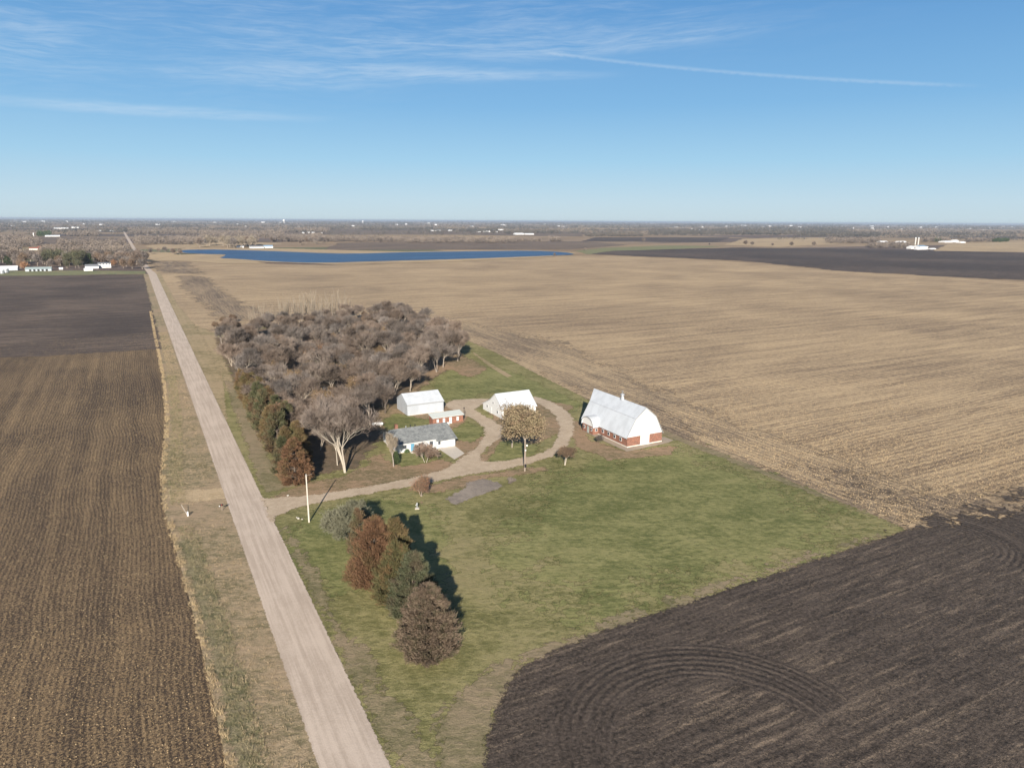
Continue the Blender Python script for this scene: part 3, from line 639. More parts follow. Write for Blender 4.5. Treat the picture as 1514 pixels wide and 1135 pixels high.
# --- conifer row by the road, near
GR = 'old cedars in the row beside the gravel road'
def at(px_, py_): return P(px_, py_)
x, y = at(633, 968); place(conifer(11.0, 4.9, nb=420, sprays=190, mt=M_dbark, mc=M_mauve, name='cedar_tree', up=0.62, shape=0.62, tl=0.50, tw=0.11), x, y, 0, 1, 'grey-brown cedar, nearest the camera in the road row', 'tree', GR)
x, y = at(612, 912); place(conifer(11.0, 4.5, nb=340, sprays=170, mt=M_dbark, mc=M_sage, name='cedar_tree', up=0.8, shape=0.66, tl=0.50, tw=0.11), x, y, 0, 1, 'grey-green cedar just behind the nearest grey-brown cedar', 'tree', GR)
x, y = at(588, 893); place(conifer(11.0, 4.6, nb=340, sprays=170, mt=M_dbark, mc=M_olive, name='cedar_tree', up=0.9, shape=0.62, tl=0.50, tw=0.11), x, y, 0, 1, 'olive and orange cedar in the middle of the road row', 'tree', GR)
x, y = at(556, 868); place(conifer(12.8, 5.4, nb=460, sprays=190, mt=M_dbark, mc=M_rust, name='cedar_tree', up=0.9, shape=0.62, tl=0.50, tw=0.11), x, y, 0, 1, 'tall rust-brown cedar, reddest of the road row', 'tree', GR)
x, y = at(587, 860); place(conifer(12.0, 4.3, nb=320, sprays=170, mt=M_dbark, mc=M_rust2, name='cedar_tree', up=0.9, shape=0.62, tl=0.50, tw=0.11), x, y, 0, 1, 'brown and olive cedar right of the rust-brown cedar', 'tree', GR)
x, y = at(516, 800); place(bare_tree(7.5, 1.0, 0.16, 4, 15000, 0.07, 0.55, 5, 0.12, 0.3, mt=M_dbark, mc=foliage('grey_green_twigs', [(0.12, 0.12, 0.08), (0.19, 0.185, 0.13)], 0.4), name='grey_bush'), x, y, 0, 1, 'grey-green bushy tree at the far end of the cedar row', 'tree')
x, y = at(533, 822); place(conifer(9.5, 2.4, nb=120, sprays=120, mt=M_dbark, mc=M_cedar, name='cedar_tree', up=0.8), x, y, 0, 1, 'slim dark cedar hidden behind the rust-brown cedar', 'tree', GR)
# --- grove
bare = [bare_tree(13, 0.66, 0.24, 1, 1900, 0.062, 1.4, 5, 0.30, 0.6, mt=M_bark, mc=M_twig, name='bare_tree', kids_=(2, 4), clumpy=0.6),
        bare_tree(15, 0.56, 0.20, 2, 2300, 0.062, 1.4, 5, 0.30, 0.7, mt=M_bark, mc=M_twig, name='bare_tree', kids_=(2, 4), clumpy=0.6),
        bare_tree(12, 0.90, 0.20, 1, 2100, 0.062, 1.35, 5, 0.28, 0.4, mt=M_bark, mc=M_twig, name='bare_tree', kids_=(2, 4), clumpy=0.6),
        bare_tree(13.5, 0.70, 0.16, 3, 2400, 0.062, 1.35, 5, 0.24, 0.6, mt=M_bark, mc=M_twig, name='bare_tree', kids_=(2, 4), clumpy=0.6),
        bare_tree(8, 0.9, 0.14, 4, 4200, 0.06, 0.9, 5, 0.14, 0.5, mt=M_bark, mc=M_twig_b, name='bare_tree', clumpy=0.4),
        bare_tree(13, 0.80, 0.24, 1, 2200, 0.062, 1.35, 5, 0.28, 0.5, mt=M_dbark, mc=M_twig, name='bare_tree', kids_=(2, 4), clumpy=0.7),
        bare_tree(11, 0.75, 0.18, 2, 2400, 0.062, 1.25, 5, 0.22, 0.5, mt=M_bark, mc=M_twig, name='bare_tree', kids_=(2, 4), clumpy=0.6)]
special = {'g': conifer(9.5, 3.0, nb=150, sprays=100, mt=M_dbark, mc=M_cedar, name='cedar_tree', up=0.7, tl=0.55, tw=0.15),
           'r': conifer(9.0, 2.8, nb=150, sprays=100, mt=M_dbark, mc=M_rust2, name='cedar_tree', up=0.7, tl=0.55, tw=0.15)}
first = {}; FLAT = {'b': 0.86}
def plant(key, tree, x, y, s, label, group, cat='tree'):
    if key not in first: first[key] = 1; return place(tree, x, y, rng.uniform(0, 6.28), s, label, cat, group)
    r = copy_tree(tree, (x, y, 0), rng.uniform(0, 6.28), s, label, group, FLAT.get(key[0], 1.0)); r['category'] = cat; return r
grove = px((322, 510), (350, 552), (378, 600), (410, 640), (470, 672), (520, 665), (540, 640), (568, 615), (582, 590), (625, 572), (672, 538), (690, 524), (650, 494), (590, 468), (520, 470), (440, 482), (340, 498))
ga = np.array(grove); pts_g = []
tries = 0
while tries < 9000 and len(pts_g) < 270:
    tries += 1
    q = np.array([rng.uniform(ga[:, 0].min(), ga[:, 0].max()), rng.uniform(ga[:, 1].min(), ga[:, 1].max())])
    if sdist(q[None], ga)[0] < 0: continue
    if all(np.hypot(*(q-o)) > 6.4 for o in pts_g): pts_g.append(q)
def zone(q):
    if q[1] < 235: w_ = 'the front'
    elif q[1] > 345: w_ = 'the back'
    elif q[0] < 70: w_ = 'the road side'
    elif q[0] > 108: w_ = 'the right end'
    else: w_ = 'the middle'
    return 'bare grey-brown tree at '+w_+' of the dense grove beyond the house'
for q in pts_g:
    near = sdist(q[None], ga)[0]
    k = int(rng.choice([0, 1, 2, 3, 4, 5, 6] if near > 8 else [0, 1, 2, 3, 5, 6]))
    plant('b%d' % k, bare[k], q[0], q[1], rng.uniform(0.74, 1.12)*(0.86 if q[1] > 330 else 1.0), zone(q) if k != 4 else 'low brown leafless tree among the grey trees of the grove', ('bare trees of the grove, ' + zone(q).split(' of the dense')[0].split('at ')[-1]) if k != 4 else 'brown underwood trees of the grove')
# green and rust conifers along the road edge of the grove
edge = [(358, 580, 'r', .95), (366, 595, 'r', 1.15), (376, 608, 'r', 1.2), (384, 622, 'g', 1.3), (392, 638, 'g', 1.35), (402, 655, 'r', 1.2), (412, 668, 'g', 1.35), (424, 684, 'r', 1.05), (398, 622, 'r', 1.2), (440, 676, 'r', 1.1), (425, 655, 'g', 1.25), (386, 600, 'r', 1.1), (410, 640, 'g', 1.2), (420, 700, 'g', 1.0), (374, 588, 'r', 1.0), (445, 690, 'r', 1.1)]
for k, (a, b, c, s_) in enumerate(edge):
    x, y = at(a, b); plant('sp'+c, special[c], x, y, s_, 'green-brown cedar in the thick edge of the grove along the road' if c == 'g' else 'brown cedar at the road edge of the grove', 'green cedars along the grove edge' if c == 'g' else 'brown cedars along the grove edge')
x, y = at(437, 714); place(conifer(11, 4.0, nb=230, sprays=120, mt=M_dbark, mc=M_rust, name='cedar_tree', up=0.25, tl=0.6, tw=0.16, shape=0.8), x, y, 0, 1, 'rust-brown cedar at the corner of the grove by the driveway entrance', 'tree')
for a, b, s_ in ((432, 512, .8), (408, 548, .75), (470, 560, .8), (505, 540, .8), (545, 560, .75)):
    x, y = at(a, b); plant('sp_in', conifer(9, 2.8, nb=110, sprays=80, mt=M_dbark, mc=M_dkgreen, name='evergreen_tree', up=0.3, tl=0.6, tw=0.16) if 'sp_in' not in first else special['in'], x, y, s_, 'dark green evergreen standing deep among the bare grove trees', 'dark evergreens inside the grove')
    if 'in' not in special: special['in'] = [o for o in COL.objects if o.name.startswith('evergreen_tree') and o.type == 'EMPTY'][0]
ot = bare_tree(9.5, 0.8, 0.2, 1, 3500, 0.06, 0.8, 5, 0.2, leaf=4500, leafsize=0.36, mt=M_bark, mc=M_twig_b, ml=M_orange, name='autumn_tree')
x, y = at(432, 640); place(ot, x, y, 0, 1, 'orange-leaved tree standing out in the front of the grove', 'tree')
for a, b, s_, l in ((450, 540, .8, 'rusty-leaved tree in the middle of the grove, left of the others'), (474, 530, .7, 'rusty-leaved tree in the middle of the grove, right of another rusty one')):
    x, y = at(a, b); r = copy_tree(ot, (x, y, 0), 2.0, s_, l); r['category'] = 'tree'
lt = bare_tree(9.5, 0.85, 0.22, 1, 2200, 0.06, 0.9, 5, 0.2, leaf=3200, leafsize=0.34, mt=M_bark, mc=M_twig_b, ml=foliage('tan_brown_leaves', [(0.14, 0.10, 0.055), (0.22, 0.16, 0.09), (0.20, 0.13, 0.085)], 0.4), name='leafy_tree')
for k, (a, b) in enumerate(((470, 515), (492, 520), (520, 508), (548, 520), (575, 505), (600, 520), (455, 560), (440, 585), (500, 575), (530, 590), (640, 522), (655, 515), (560, 540), (480, 620), (400, 560), (420, 600))):
    x, y = at(a, b); plant('lf', lt, x, y, rng.uniform(.7, 1.05), 'grove tree still holding dull tan-brown leaves among bare ones', 'tan-leaved trees of the grove')
# --- cottonwood beside the house
x, y = at(511, 699); ct = bare_tree(17.5, 0.62, 0.25, 3, 9000, 0.045, 1.1, 6, 0.36, 0.5, mt=M_pale, mc=M_twig, name='cottonwood_tree', kids_=(2, 3))
place(ct, x, y, 0.4, 1, 'huge bare cottonwood with forked white trunks left of the house', 'tree')
x, y = at(499, 688); place(bare_tree(9, 0.7, 0.35, 1, 2500, 0.05, 0.8, 5, 0.16, mt=M_pale, mc=M_twig, name='bare_tree'), x, y, 1, 1, 'slim pale tree just left of the huge cottonwood', 'tree')
# --- poplar row behind the grove
def poplar(H, stems, tw_n):
    "upright suckering poplar: whips with short steep twigs along their whole length"
    root = empty('poplar_tree', (0, 0, 0)); T = TM(); c = TM()
    for k in range(stems):
        a = rng.uniform(0, 6.28); ln = rng.uniform(.04, .24); h = H*rng.uniform(.6, 1.0); q = np.array([math.cos(a)*.5, math.sin(a)*.5, -.1]); d = norm(np.array([math.cos(a)*ln, math.sin(a)*ln, 1.]))
        r_ = .11; pts_ = [q]
        for n_ in range(7):
            e = q+d*h/7; (T if n_ < 4 else c).limbs([q], [e], [r_], [r_*.82], 5); q = e; r_ *= .82; d = norm(d+rng.normal(0, .05, 3)); pts_.append(q)
        pts_ = np.array(pts_); m_ = tw_n; u = rng.uniform(1.4, 6.99, m_); i_ = u.astype(int); f_ = (u-i_)[:, None]; o = pts_[i_]*(1-f_)+pts_[i_+1]*f_
        dd = rnd_unit(m_)*.45; dd[:, 2] = np.abs(dd[:, 2])+.85; dd /= np.linalg.norm(dd, axis=1)[:, None]; L = rng.uniform(.5, 1.9, m_)*(1.15-u/9)
        c.blades(o, dd, L, np.full(m_, .06))
        o2 = o+dd*(L*.5)[:, None]; d2 = dd+rnd_unit(m_)*.5; d2 /= np.linalg.norm(d2, axis=1)[:, None]; c.blades(o2, d2, L*.6, np.full(m_, .045))
    T.build('trunk', M_bark, root); c.build('crown', M_twig_t, root); return root
pop = [poplar(13.5, 4, 130), poplar(12.5, 6, 100)]
for k in range(44):
    u = (k*0.618) % 1.0; a = 372+u*150+rng.uniform(-3, 3); b = 476-u*12+rng.uniform(-5, 5); x, y = at(a, b)
    plant('pop%d' % (k % 2), pop[k % 2], x, y, rng.uniform(0.9, 1.45)*(1.0 if u > .25 else 0.7), 'slender pale leafless poplar in the row along the back of the grove', 'pale poplars behind the grove')
for k, (a, b) in enumerate(((320, 487), (332, 480), (345, 476), (540, 470), (560, 466), (578, 468), (615, 478), (640, 490), (665, 505))):
    x, y = at(a, b); plant('sb', bare[4], x, y, rng.uniform(0.45, 0.62), 'low leafless shrub on the outer margin of the grove beside the stubble', 'shrubs round the grove margin', 'shrub')
# --- trees of the yard
oak = bare_tree(13.4, 0.85, 0.22, 1, 3000, 0.05, 0.7, 5, 0.30, 0.15, leaf=24000, leafsize=0.42, mt=M_bark, mc=M_twig_b, ml=M_oak, name='oak_tree', clumpy=0.35)
x, y = at(776, 678); place(oak, x, y, 0, 1, 'round oak holding tan leaves in the driveway island', 'tree')
x, y = at(757, 662); place(bare_tree(11.0, 0.7, 0.30, 1, 1800, 0.05, 0.7, 5, 0.22, leaf=5000, leafsize=0.4, mt=M_bark, mc=M_twig_b, ml=M_oak, name='oak_tree'), x, y, 0, 1, 'smaller tan-leaved oak crowding the left of the round oak', 'tree')
crab = bare_tree(4.6, 1.05, 0.20, 2, 3600, 0.045, 0.5, 5, 0.15, 0.2, leaf=2300, leafsize=0.17, mt=M_bark, mc=M_twig_b, ml=M_redl, name='crabapple_tree', kids_=(2, 4))
x, y = at(624, 733); place(crab, x, y, 0, 1, 'small round red-brown tree on the near side of the driveway', 'tree')
x, y = at(835, 688); place(bare_tree(4.6, 0.9, 0.30, 2, 1100, 0.045, 0.5, 5, 0.17, 0.1, mt=M_pale, mc=M_twig_b, name='crabapple_tree'), x, y, 2.0, 1, 'leaning bare tree with a pale trunk right of the yard light pole', 'tree')
x, y = at(582, 690); place(bare_tree(8.5, 0.35, 0.42, 1, 1800, 0.04, 0.7, 5, 0.22, 0.9, mt=M_bark, mc=M_twig_t, name='bare_tree'), x, y, 0, 1, 'upright bare tree before the left corner of the house', 'tree')
x, y = at(585.5, 687); place(conifer(3.6, 0.8, nb=60, sprays=50, mt=M_dbark, mc=M_dkgreen, name='juniper_bush', up=1.2, tl=0.3, tw=0.09), x, y, 0, 1, 'narrow dark juniper beside the upright bare tree', 'shrub')
x, y = at(629.5, 684); place(bare_tree(4.8, 0.8, 0.28, 2, 900, 0.045, 0.5, 5, 0.13, leaf=500, leafsize=0.16, mt=M_pale, mc=M_twig, ml=M_redl, name='birch_tree'), x, y, 0, 1, 'small white-stemmed tree on the front lawn of the house', 'tree')
x, y = at(637, 679); place(bare_tree(2.8, 1.0, 0.2, 3, 900, 0.05, 0.35, 4, 0.06, leaf=900, leafsize=0.16, mt=M_dbark, mc=M_twig_b, ml=M_redl, name='red_shrub'), x, y, 0, 1, 'dark red shrub right of the white-stemmed tree', 'shrub')
x, y = at(756, 714); place(bare_tree(1.5, 1.0, 0.2, 4, 700, 0.04, 0.3, 4, 0.03, mt=M_twig, mc=M_twig, name='bare_shrub'), x, y, 0, 1, 'tiny leafless shrub on the lawn beyond the stony slab', 'shrub')
x, y = at(884, 656); place(bare_tree(2.6, 1.0, 0.25, 2, 1000, 0.04, 0.35, 4, 0.05, mt=M_twig, mc=M_twig, name='bare_shrub'), x, y, 0, 1, 'small leafless tree before the brick wall of the barn', 'shrub')
def round_bush(x, y, r, lbl, m):
    c = TM(); d = rnd_unit(2600); d[:, 2] = np.abs(d[:, 2]); k = rng.uniform(0.75, 1.03, 2600)[:, None]
    c.leaves(d*k*np.array([r, r, r*1.25]), rng.uniform(0.1, 0.2, 2600)); root = empty('round_bush', (x, y, 0), 0, lbl, 'shrub')
    c.build('foliage', m, root)
    T = TM(); T.limbs([[0, 0, -0.05]]*5, [[math.cos(a)*r*.5, math.sin(a)*r*.5, r*.9] for a in range(5)], [0.03]*5, [0.01]*5, 3); T.build('stem', M_dbark, root)
x, y = at(601, 668.5); round_bush(x, y, 0.95, 'clipped round green bush left of the blue front door', M_box)
x, y = at(621, 665.5); round_bush(x, y, 0.95, 'clipped round brownish bush right of the blue front door', foliage('brown_green_leaves', [(0.10, 0.09, 0.035), (0.15, 0.11, 0.05)], 2.0))
# --- tall dry grass on the field margin and ditch tufts
def tufts(name, X, Y, Hh, nb_, m, lean=0.5, wd=0.05, label=None):
    n = len(X); i = np.repeat(np.arange(n), nb_); k = len(i)
    o = np.stack([X[i]+rng.normal(0, 0.12, k), Y[i]+rng.normal(0, 0.12, k), np.full(k, -0.02)], 1)
    d = rnd_unit(k)*lean; d[:, 2] = 1; d /= np.linalg.norm(d, axis=1)[:, None]
    c = TM(); c.blades(o, d, Hh[i]*rng.uniform(0.6, 1.15, k), np.full(k, wd)); o_ = c.build(name, m); return tag(o_, label, 'grass', kind='stuff')
M_straw = foliage('straw_blades', [(0.31, 0.235, 0.14), (0.43, 0.335, 0.205)], 0.6, 0)
M_gblade = foliage('dry_green_blades', [(0.15, 0.135, 0.075), (0.30, 0.235, 0.15), (0.37, 0.29, 0.19)], 0.3, 0)
def along(line, n, w0, w1):
    l = resample(line, 1.0, False); seg = rng.integers(0, len(l)-1, n); u = rng.random(n)[:, None]
    return (l[seg]*(1-u)+l[seg+1]*u)+np.stack([rng.uniform(w0, w1, n), np.zeros(n)], 1)
q = along([(a, b) for a, b in EL if b > 40 or b < 60], 8000, -0.3, 1.0); q = q[(q[:, 1] > 40) & (q[:, 1] < 520)]; q = q[rng.random(len(q)) < np.clip(.5+.5*np.sin(q[:, 1]*.9+2*np.sin(q[:, 1]*.23)), .15, 1)]
tufts('tall_grass', q[:, 0], q[:, 1], rng.uniform(0.3, 0.8, len(q)), 9, M_straw, 0.6, 0.05, 'pale straw-coloured strip of tall grass edging the brown field')
q = along([(a+1.8, b) for a, b in EL], 12000, 0.0, 1.0); lim = 12.0
u = rng.random(len(q)); q[:, 0] = q[:, 0]+(u**1.3)*np.maximum(0, lim-q[:, 0])*0.95; q = q[(q[:, 1] > 40) & (q[:, 1] < 420) & (q[:, 0] < 12.0)]
q = q[~((q[:, 1] > 146) & (q[:, 1] < 156))]
tufts('ditch_grass', q[:, 0], q[:, 1], rng.uniform(0.2, 0.5, len(q)), 7, M_gblade, 0.8, 0.055, 'tangled grey-green and tan grass in the roadside ditch')
q = along([(a+1.4, b) for a, b in EL], 9000, 0.0, 3.2); q = q[(q[:, 1] > 40) & (q[:, 1] < 300) & (q[:, 0] < 11)]; q = q[~((q[:, 1] > 145) & (q[:, 1] < 158))]
tufts('green_ditch_grass', q[:, 0], q[:, 1], rng.uniform(0.25, 0.7, len(q)), 8, foliage('grey_green_blades', [(0.105, 0.108, 0.058), (0.20, 0.18, 0.105), (0.30, 0.25, 0.155)], 0.4, 0), 0.8, 0.06, 'grey-green rank grass at the bottom of the roadside ditch')
def lowf(x_, y_, k): return np.sin(x_*k+1.3)*np.sin(y_*k*.8+.4)+np.sin(x_*k*.37+y_*k*.21)*.8
def flecks(name, n, xy, lo, hi, m_, label, zz=.09):
    xx, yy = xy; f_ = TM(); f_.leaves(np.stack([xx, yy, rng.uniform(.02, zz, len(xx))], 1), rng.uniform(lo, hi, len(xx))); return tag(f_.build(name, m_), label, 'crop residue', kind='stuff')
n_ = 120000; yy = 42+(rng.random(n_)**1.7)*380; xx = np.interp(yy, [b for a, b in EL], [a for a, b in EL])-0.6-rng.random(n_)*(60+yy*.25)
k_ = rng.random(n_) < np.clip(.62+.3*lowf(xx*1.6, yy*.35, .12), .1, 1); xx, yy = xx[k_], yy[k_]
flecks('corn_residue', n_, (xx, yy), .09, .23, foliage('corn_husk', [(0.22, 0.16, 0.092), (0.35, 0.265, 0.16)], 0.5, 0), 'scattered pale corn husks on the brown harvested field')
n_ = 60000; yy = 44+(rng.random(n_)**1.3)*120; yy = np.round(yy/4.7*2)*4.7/2+rng.normal(0, .45, n_); xx = 62+rng.random(n_)**.8*190
pe = np.array(plough_edge); ok_ = sdist(np.stack([xx, yy], 1), np.array(list(plough_edge)+[(700, 130), (700, -20), (plough_edge[0][0], -20)])) > 1.0
ok_ &= rng.random(n_) < np.clip(.5+.35*lowf(xx*.3, yy, .3), .05, 1)
flecks('ploughed_residue', n_, (xx[ok_], yy[ok_]), .09, .24, foliage('dull_straw_bits', [(0.13, 0.10, 0.075), (0.27, 0.21, 0.15)], 0.5, 0), 'bits of dull straw along the furrows of the dark ploughed field')
n_ = 90000; a_, b_ = rng.uniform(880, 1540, n_), rng.uniform(560, 790, n_); q = np.array([P(u_, v_) for u_, v_ in zip(a_, b_)])
ok_ = sdist(q, np.array(px((868, 583), (1340, 780), (1410, 757), (1560, 700), (1560, 540), (868, 540)))) > .8; q = q[ok_]; q = q[rng.random(len(q)) < np.clip(.55+.3*lowf(q[:, 0]*.5, q[:, 1]*1.5, .12), .1, 1)]
flecks('stubble_residue', n_, (q[:, 0], q[:, 1]), .12, .29, foliage('stubble_straw', [(0.30, 0.22, 0.135), (0.43, 0.33, 0.205)], 0.5, 0), 'loose pale straw lying on the stubble beyond the lawn and barn', .12)
# ================================================================== buildings
def metal_fn(c, axis='x', pitch=0.45, amp=0.02):
    def f(t):
        p = t.pos(); x, y, z = t.sep(p); q = x if axis == 'x' else y
        w = t.m('SINE', t.m('MULTIPLY', q, TAU/pitch)); n = t.noise(t.mul(p, (1, 1, 0.4)), 0.5, 4)
        a = tuple(v*0.86 for v in c)
        return t.mix(t.st(n, 0.3, 0.65), a, c), t.bump(w, amp)
    return f
M_wroof = mat('white_steel_roof', metal_fn((0.50, 0.53, 0.57), 'y'), 0.45, spec=0.4)
M_wroofx = mat('white_steel_roof_x', metal_fn((0.50, 0.53, 0.57), 'x'), 0.45, spec=0.4)
M_wwall = mat('white_steel_wall', metal_fn((0.40, 0.43, 0.475), 'x', 0.5), 0.5, spec=0.3)
M_wwally = mat('white_steel_wall_y', metal_fn((0.54, 0.56, 0.585), 'y', 0.5), 0.5, spec=0.3)
M_white = plain('white_paint', (0.58, 0.585, 0.585), 0.6, 0.05, 1.0)
M_trim = plain('grey_trim', (0.30, 0.31, 0.32), 0.6, 0.08)
M_glass = plain('dark_window_glass', (0.05, 0.06, 0.075), 0.12, 0.2, spec=0.6)
M_blue = plain('blue_paint', (0.10, 0.26, 0.38), 0.5, 0.06)
M_galv = plain('galvanised_steel', (0.42, 0.44, 0.46), 0.4, 0.2, 2.0, metal=0.5)
M_pole = plain('weathered_pole_wood', (0.50, 0.46, 0.40), 0.85, 0.12, 2)
M_pole2 = plain('brown_pole_wood', (0.27, 0.22, 0.18), 0.85, 0.15, 2)
M_black = plain('black_metal_and_shade', (0.02, 0.02, 0.022), 0.5)
M_rock = plain('pale_stone', (0.40, 0.38, 0.34), 0.9, 0.2, 3, 0.05)
def brick_fn(t):
    p = t.pos(); x, y, z = t.sep(p)
    b = t.n('ShaderNodeTexBrick', {'Vector': t.comb(t.m('ADD', x, y), z), 'Color1': (0.205, 0.098, 0.068, 1), 'Color2': (0.135, 0.064, 0.048, 1), 'Mortar': (0.28, 0.20, 0.155, 1), 'Scale': 1.0, 'Mortar Size': 0.012, 'Brick Width': 0.42, 'Row Height': 0.22})
    n = t.noise(p, 1.2, 4, 0.7)
    return t.mix(t.st(n, 0.35, 0.7), b.outputs[0], t.mix(1.0, b.outputs[0], (1.35, 1.2, 1.15), 'MULTIPLY')), None
M_brick = mat('red_clay_brick', brick_fn, 0.85)
def shingle_fn(t):
    p = t.pos(); n = t.noise(t.mul(p, (1, 1, 2)), 1.1, 5, 0.75); n2 = t.noise(p, 0.25, 3)
    return t.mix(t.st(t.m('ADD', t.m('MULTIPLY', n, 0.7), t.m('MULTIPLY', n2, 0.3)), 0.35, 0.65), (0.115, 0.125, 0.13), (0.24, 0.25, 0.25)), t.bump(n, 0.02)
M_shingle = mat('grey_shingles', shingle_fn, 0.9)
# --- barn
B = empty('barn', (0, 0, 0), 0, 'big gambrel barn with white steel roof over red brick lower walls', 'barn')
X0, X1, Y0, Y1, EZ = 113.2, 125.2, 144.6, 166.0, 2.85
L1, L2, RX, BZ, RZ = 115.75, 122.65, 119.2, 7.85, 10.65
m = MB(); wt = 0.3
m.box(X0, 117.6, Y0, Y0+wt, 0.35, EZ).box(120.7, X1, Y0, Y0+wt, 0.35, EZ).box(X0, X0+wt, Y0+wt+.002, Y1-wt, 0.35, EZ).box(X1-wt, X1, Y0+wt+.002, Y1-wt, 0.35, EZ).box(X0, X1, Y1-wt+.002, Y1, 0.35, EZ)
m.build('brick_wall', M_brick, B)
m = MB(); m.box(X0-.06, 117.55, Y0-.06, Y0+.4, 0, 0.35).box(120.75, X1+.06, Y0-.06, Y0+.4, 0, 0.35).box(X0-.06, X0+.4, Y0+.41, Y1, 0, .35).box(X1-.4, X1+.06, Y0+.41, Y1, 0, .35).build('footing', plain('whitewashed_footing', (0.60, 0.56, 0.50), var=0.1), B)
gp = [(X0+.02, EZ+.003), (X1-.02, EZ+.003), (L2+.02, BZ-.1), (RX, RZ-.12), (L1-.02, BZ-.1)]
Mg =  mat('white_gable_steel', metal_fn((0.60, 0.605, 0.605), 'x', 0.5), 0.5)
for ga0, ga1 in ((Y0-.02, Y0+.16), (Y1-.16, Y1)): MB().prof(gp, ga0, ga1, 'y').build('gable', Mg, B)
MB().box(117.6, 120.7, Y0-.10, Y0-.03, 0.02, EZ+.35).build('sliding_door', mat('white_door_steel', metal_fn((0.60, 0.605, 0.605), 'x', 0.6), 0.5), B)
line = [(X0-.35, EZ-.10), (L1, BZ), (RX, RZ), (L2, BZ), (X1+.35, EZ-.10)]
m = MB(); m.roof(line, 0.16, Y0-.12, Y1+.6, 'y')
b_ = len(m.v)   # hay hood: the roof drawn out to a point at the far gable
z0 = lambda x_: RZ-abs(x_-RX)*(RZ-BZ)/(RX-L1)
m.v += [(RX, Y1+3.6, RZ), (L1, Y1+.6, BZ), (RX, Y1+.6, RZ), (L2, Y1+.6, BZ), (RX, Y1+3.6, RZ-.16), (L1, Y1+.6, BZ-.16), (L2, Y1+.6, BZ-.16)]
m.f += [(b_, b_+2, b_+1), (b_, b_+3, b_+2), (b_+4, b_+5, b_+1, b_), (b_+4, b_, b_+3, b_+6), (b_+5, b_+4, b_+6)]
rf = m.build('roof', M_wroof, B)
m = MB()
for (u0, v0), (u1, v1) in zip(line[:-1], line[1:]):
    m.prof([(u0, v0+.02), (u1, v1+.02), (u1, v1-.24), (u0, v0-.24)], Y0-.20, Y0-.125, 'y')
m.build('verge_trim', M_trim, rf)
m = MB(); m.box(L1-.12, L1+.06, Y0-.1, Y1+.5, BZ-.02, BZ+.035); m.build('roof_seam', plain('seam_grey', (0.46, 0.48, 0.51)), rf)
bay = MB(); bay.box(111.25, 113.18, 158.1, 163.4, 0.3, 2.5).build('entry_bay', M_brick, B)
arc = [(160.75-2.95*math.cos(a), 2.45+2.6*math.sin(a)**0.85) for a in np.linspace(0, math.pi, 13)]
m = MB(); m.prof([(u, z) for u, z in arc], 111.3, 111.4, 'x').build('bay_gable', M_white, B)
m = MB(); m.roof(arc, 0.12, 111.05, 114.9, 'x'); br = m.build('bay_roof', M_wroofx, B)
m = MB(); a2 = [(u, z+.01) for u, z in arc]; m.roof(a2, 0.22, 110.97, 111.045, 'x').build('bay_trim', M_trim, br)
MB().box(111.16, 111.24, 160.0, 161.0, 0.3, 2.2).build('side_door', plain('faded_green_door', (0.30, 0.34, 0.33)), B)
for k, yy in enumerate((156.2, 153.4, 150.6, 147.8)):
    w = MB().box(X0-.05, X0+.04, yy-.75, yy+.25, 1.15, 2.2).build('window', M_white, B); MB().box(X0-.09, X0-.055, yy-.62, yy+.12, 1.28, 2.07).build('pane', M_glass, w)
for yy in (158.9, 162.5):
    w = MB().box(111.19, 111.245, yy-.4, yy+.4, 1.1, 2.1).build('window', M_white, B); MB().box(111.15, 111.185, yy-.3, yy+.3, 1.2, 2.0).build('pane', M_glass, w)
w = MB().box(112.0, 112.8, 158.02, 158.095, 1.1, 2.0).build('window', M_white, B); MB().box(112.1, 112.7, 157.98, 158.015, 1.2, 1.9).build('pane', M_glass, w)
cu = MB().lathe((RX, 155.4, 10.45), [(.62, 0), (.55, .35), (.42, .9), (.42, 1.25), (.66, 1.35), (.5, 1.6), (.12, 1.85)], 14).build('ventilator', M_galv, B)
m = MB(); m.tube((RX, 155.4, 12.2), (RX, 155.4, 13.1), .05, .03, 5).box(RX-.03, RX+.03, 154.9, 155.9, 12.7, 12.85).build('weather_vane', M_galv, cu)
# --- machine shed
def gabled(name, x0, x1, y0, y1, ez, rz_, axis, mw, mr, label, cat, over=0.3, ry=None, group=None, z0_=0.0, parent=None):
    cx_, cy_ = (x0+x1)/2, (y0+y1)/2
    o = empty(name, (cx_, cy_, 0), 0, label, cat, group)
    x0, x1, y0, y1 = x0-cx_, x1-cx_, y0-cy_, y1-cy_
    a0, a1, u0, u1 = (x0, x1, y0, y1) if axis == 'x' else (y0, y1, x0, x1)
    mid = (u0+u1)/2 if ry is None else ry
    MB().prof([(u0, z0_), (u1, z0_), (u1, ez), (mid, rz_-.10), (u0, ez)], a0, a1, axis).build('wall', mw, o)
    sl0, sl1 = (rz_-ez)/(mid-u0), (rz_-ez)/(u1-mid)
    r = MB().roof([(u0-over, ez-over*sl0+.05), (mid, rz_+.05), (u1+over, ez-over*sl1+.05)], 0.12, a0-over*.5, a1+over*.5, axis).build('roof', mr, o)
    return o, r, (cx_, cy_)
o, r, c = gabled('machine_shed', 70.9, 83.1, 201.6, 211.6, 3.75, 6.15, 'x', M_wwall, M_wroofx, 'plain white steel shed with a low gable behind the brick outbuilding', 'shed')
MB().box(-6.3, 6.3, -5.36, -5.31, 3.38, 3.68).build('gutter', M_trim, r)
MB().box(4.4, 5.5, -5.06, -5.01, 0.05, 2.1).build('door', M_white, o)
MB().box(-6.14, 6.14, -5.03, -5.004, 0, 0.22).build('base_trim', plain('dirty_white', (0.55, 0.53, 0.5)), o)
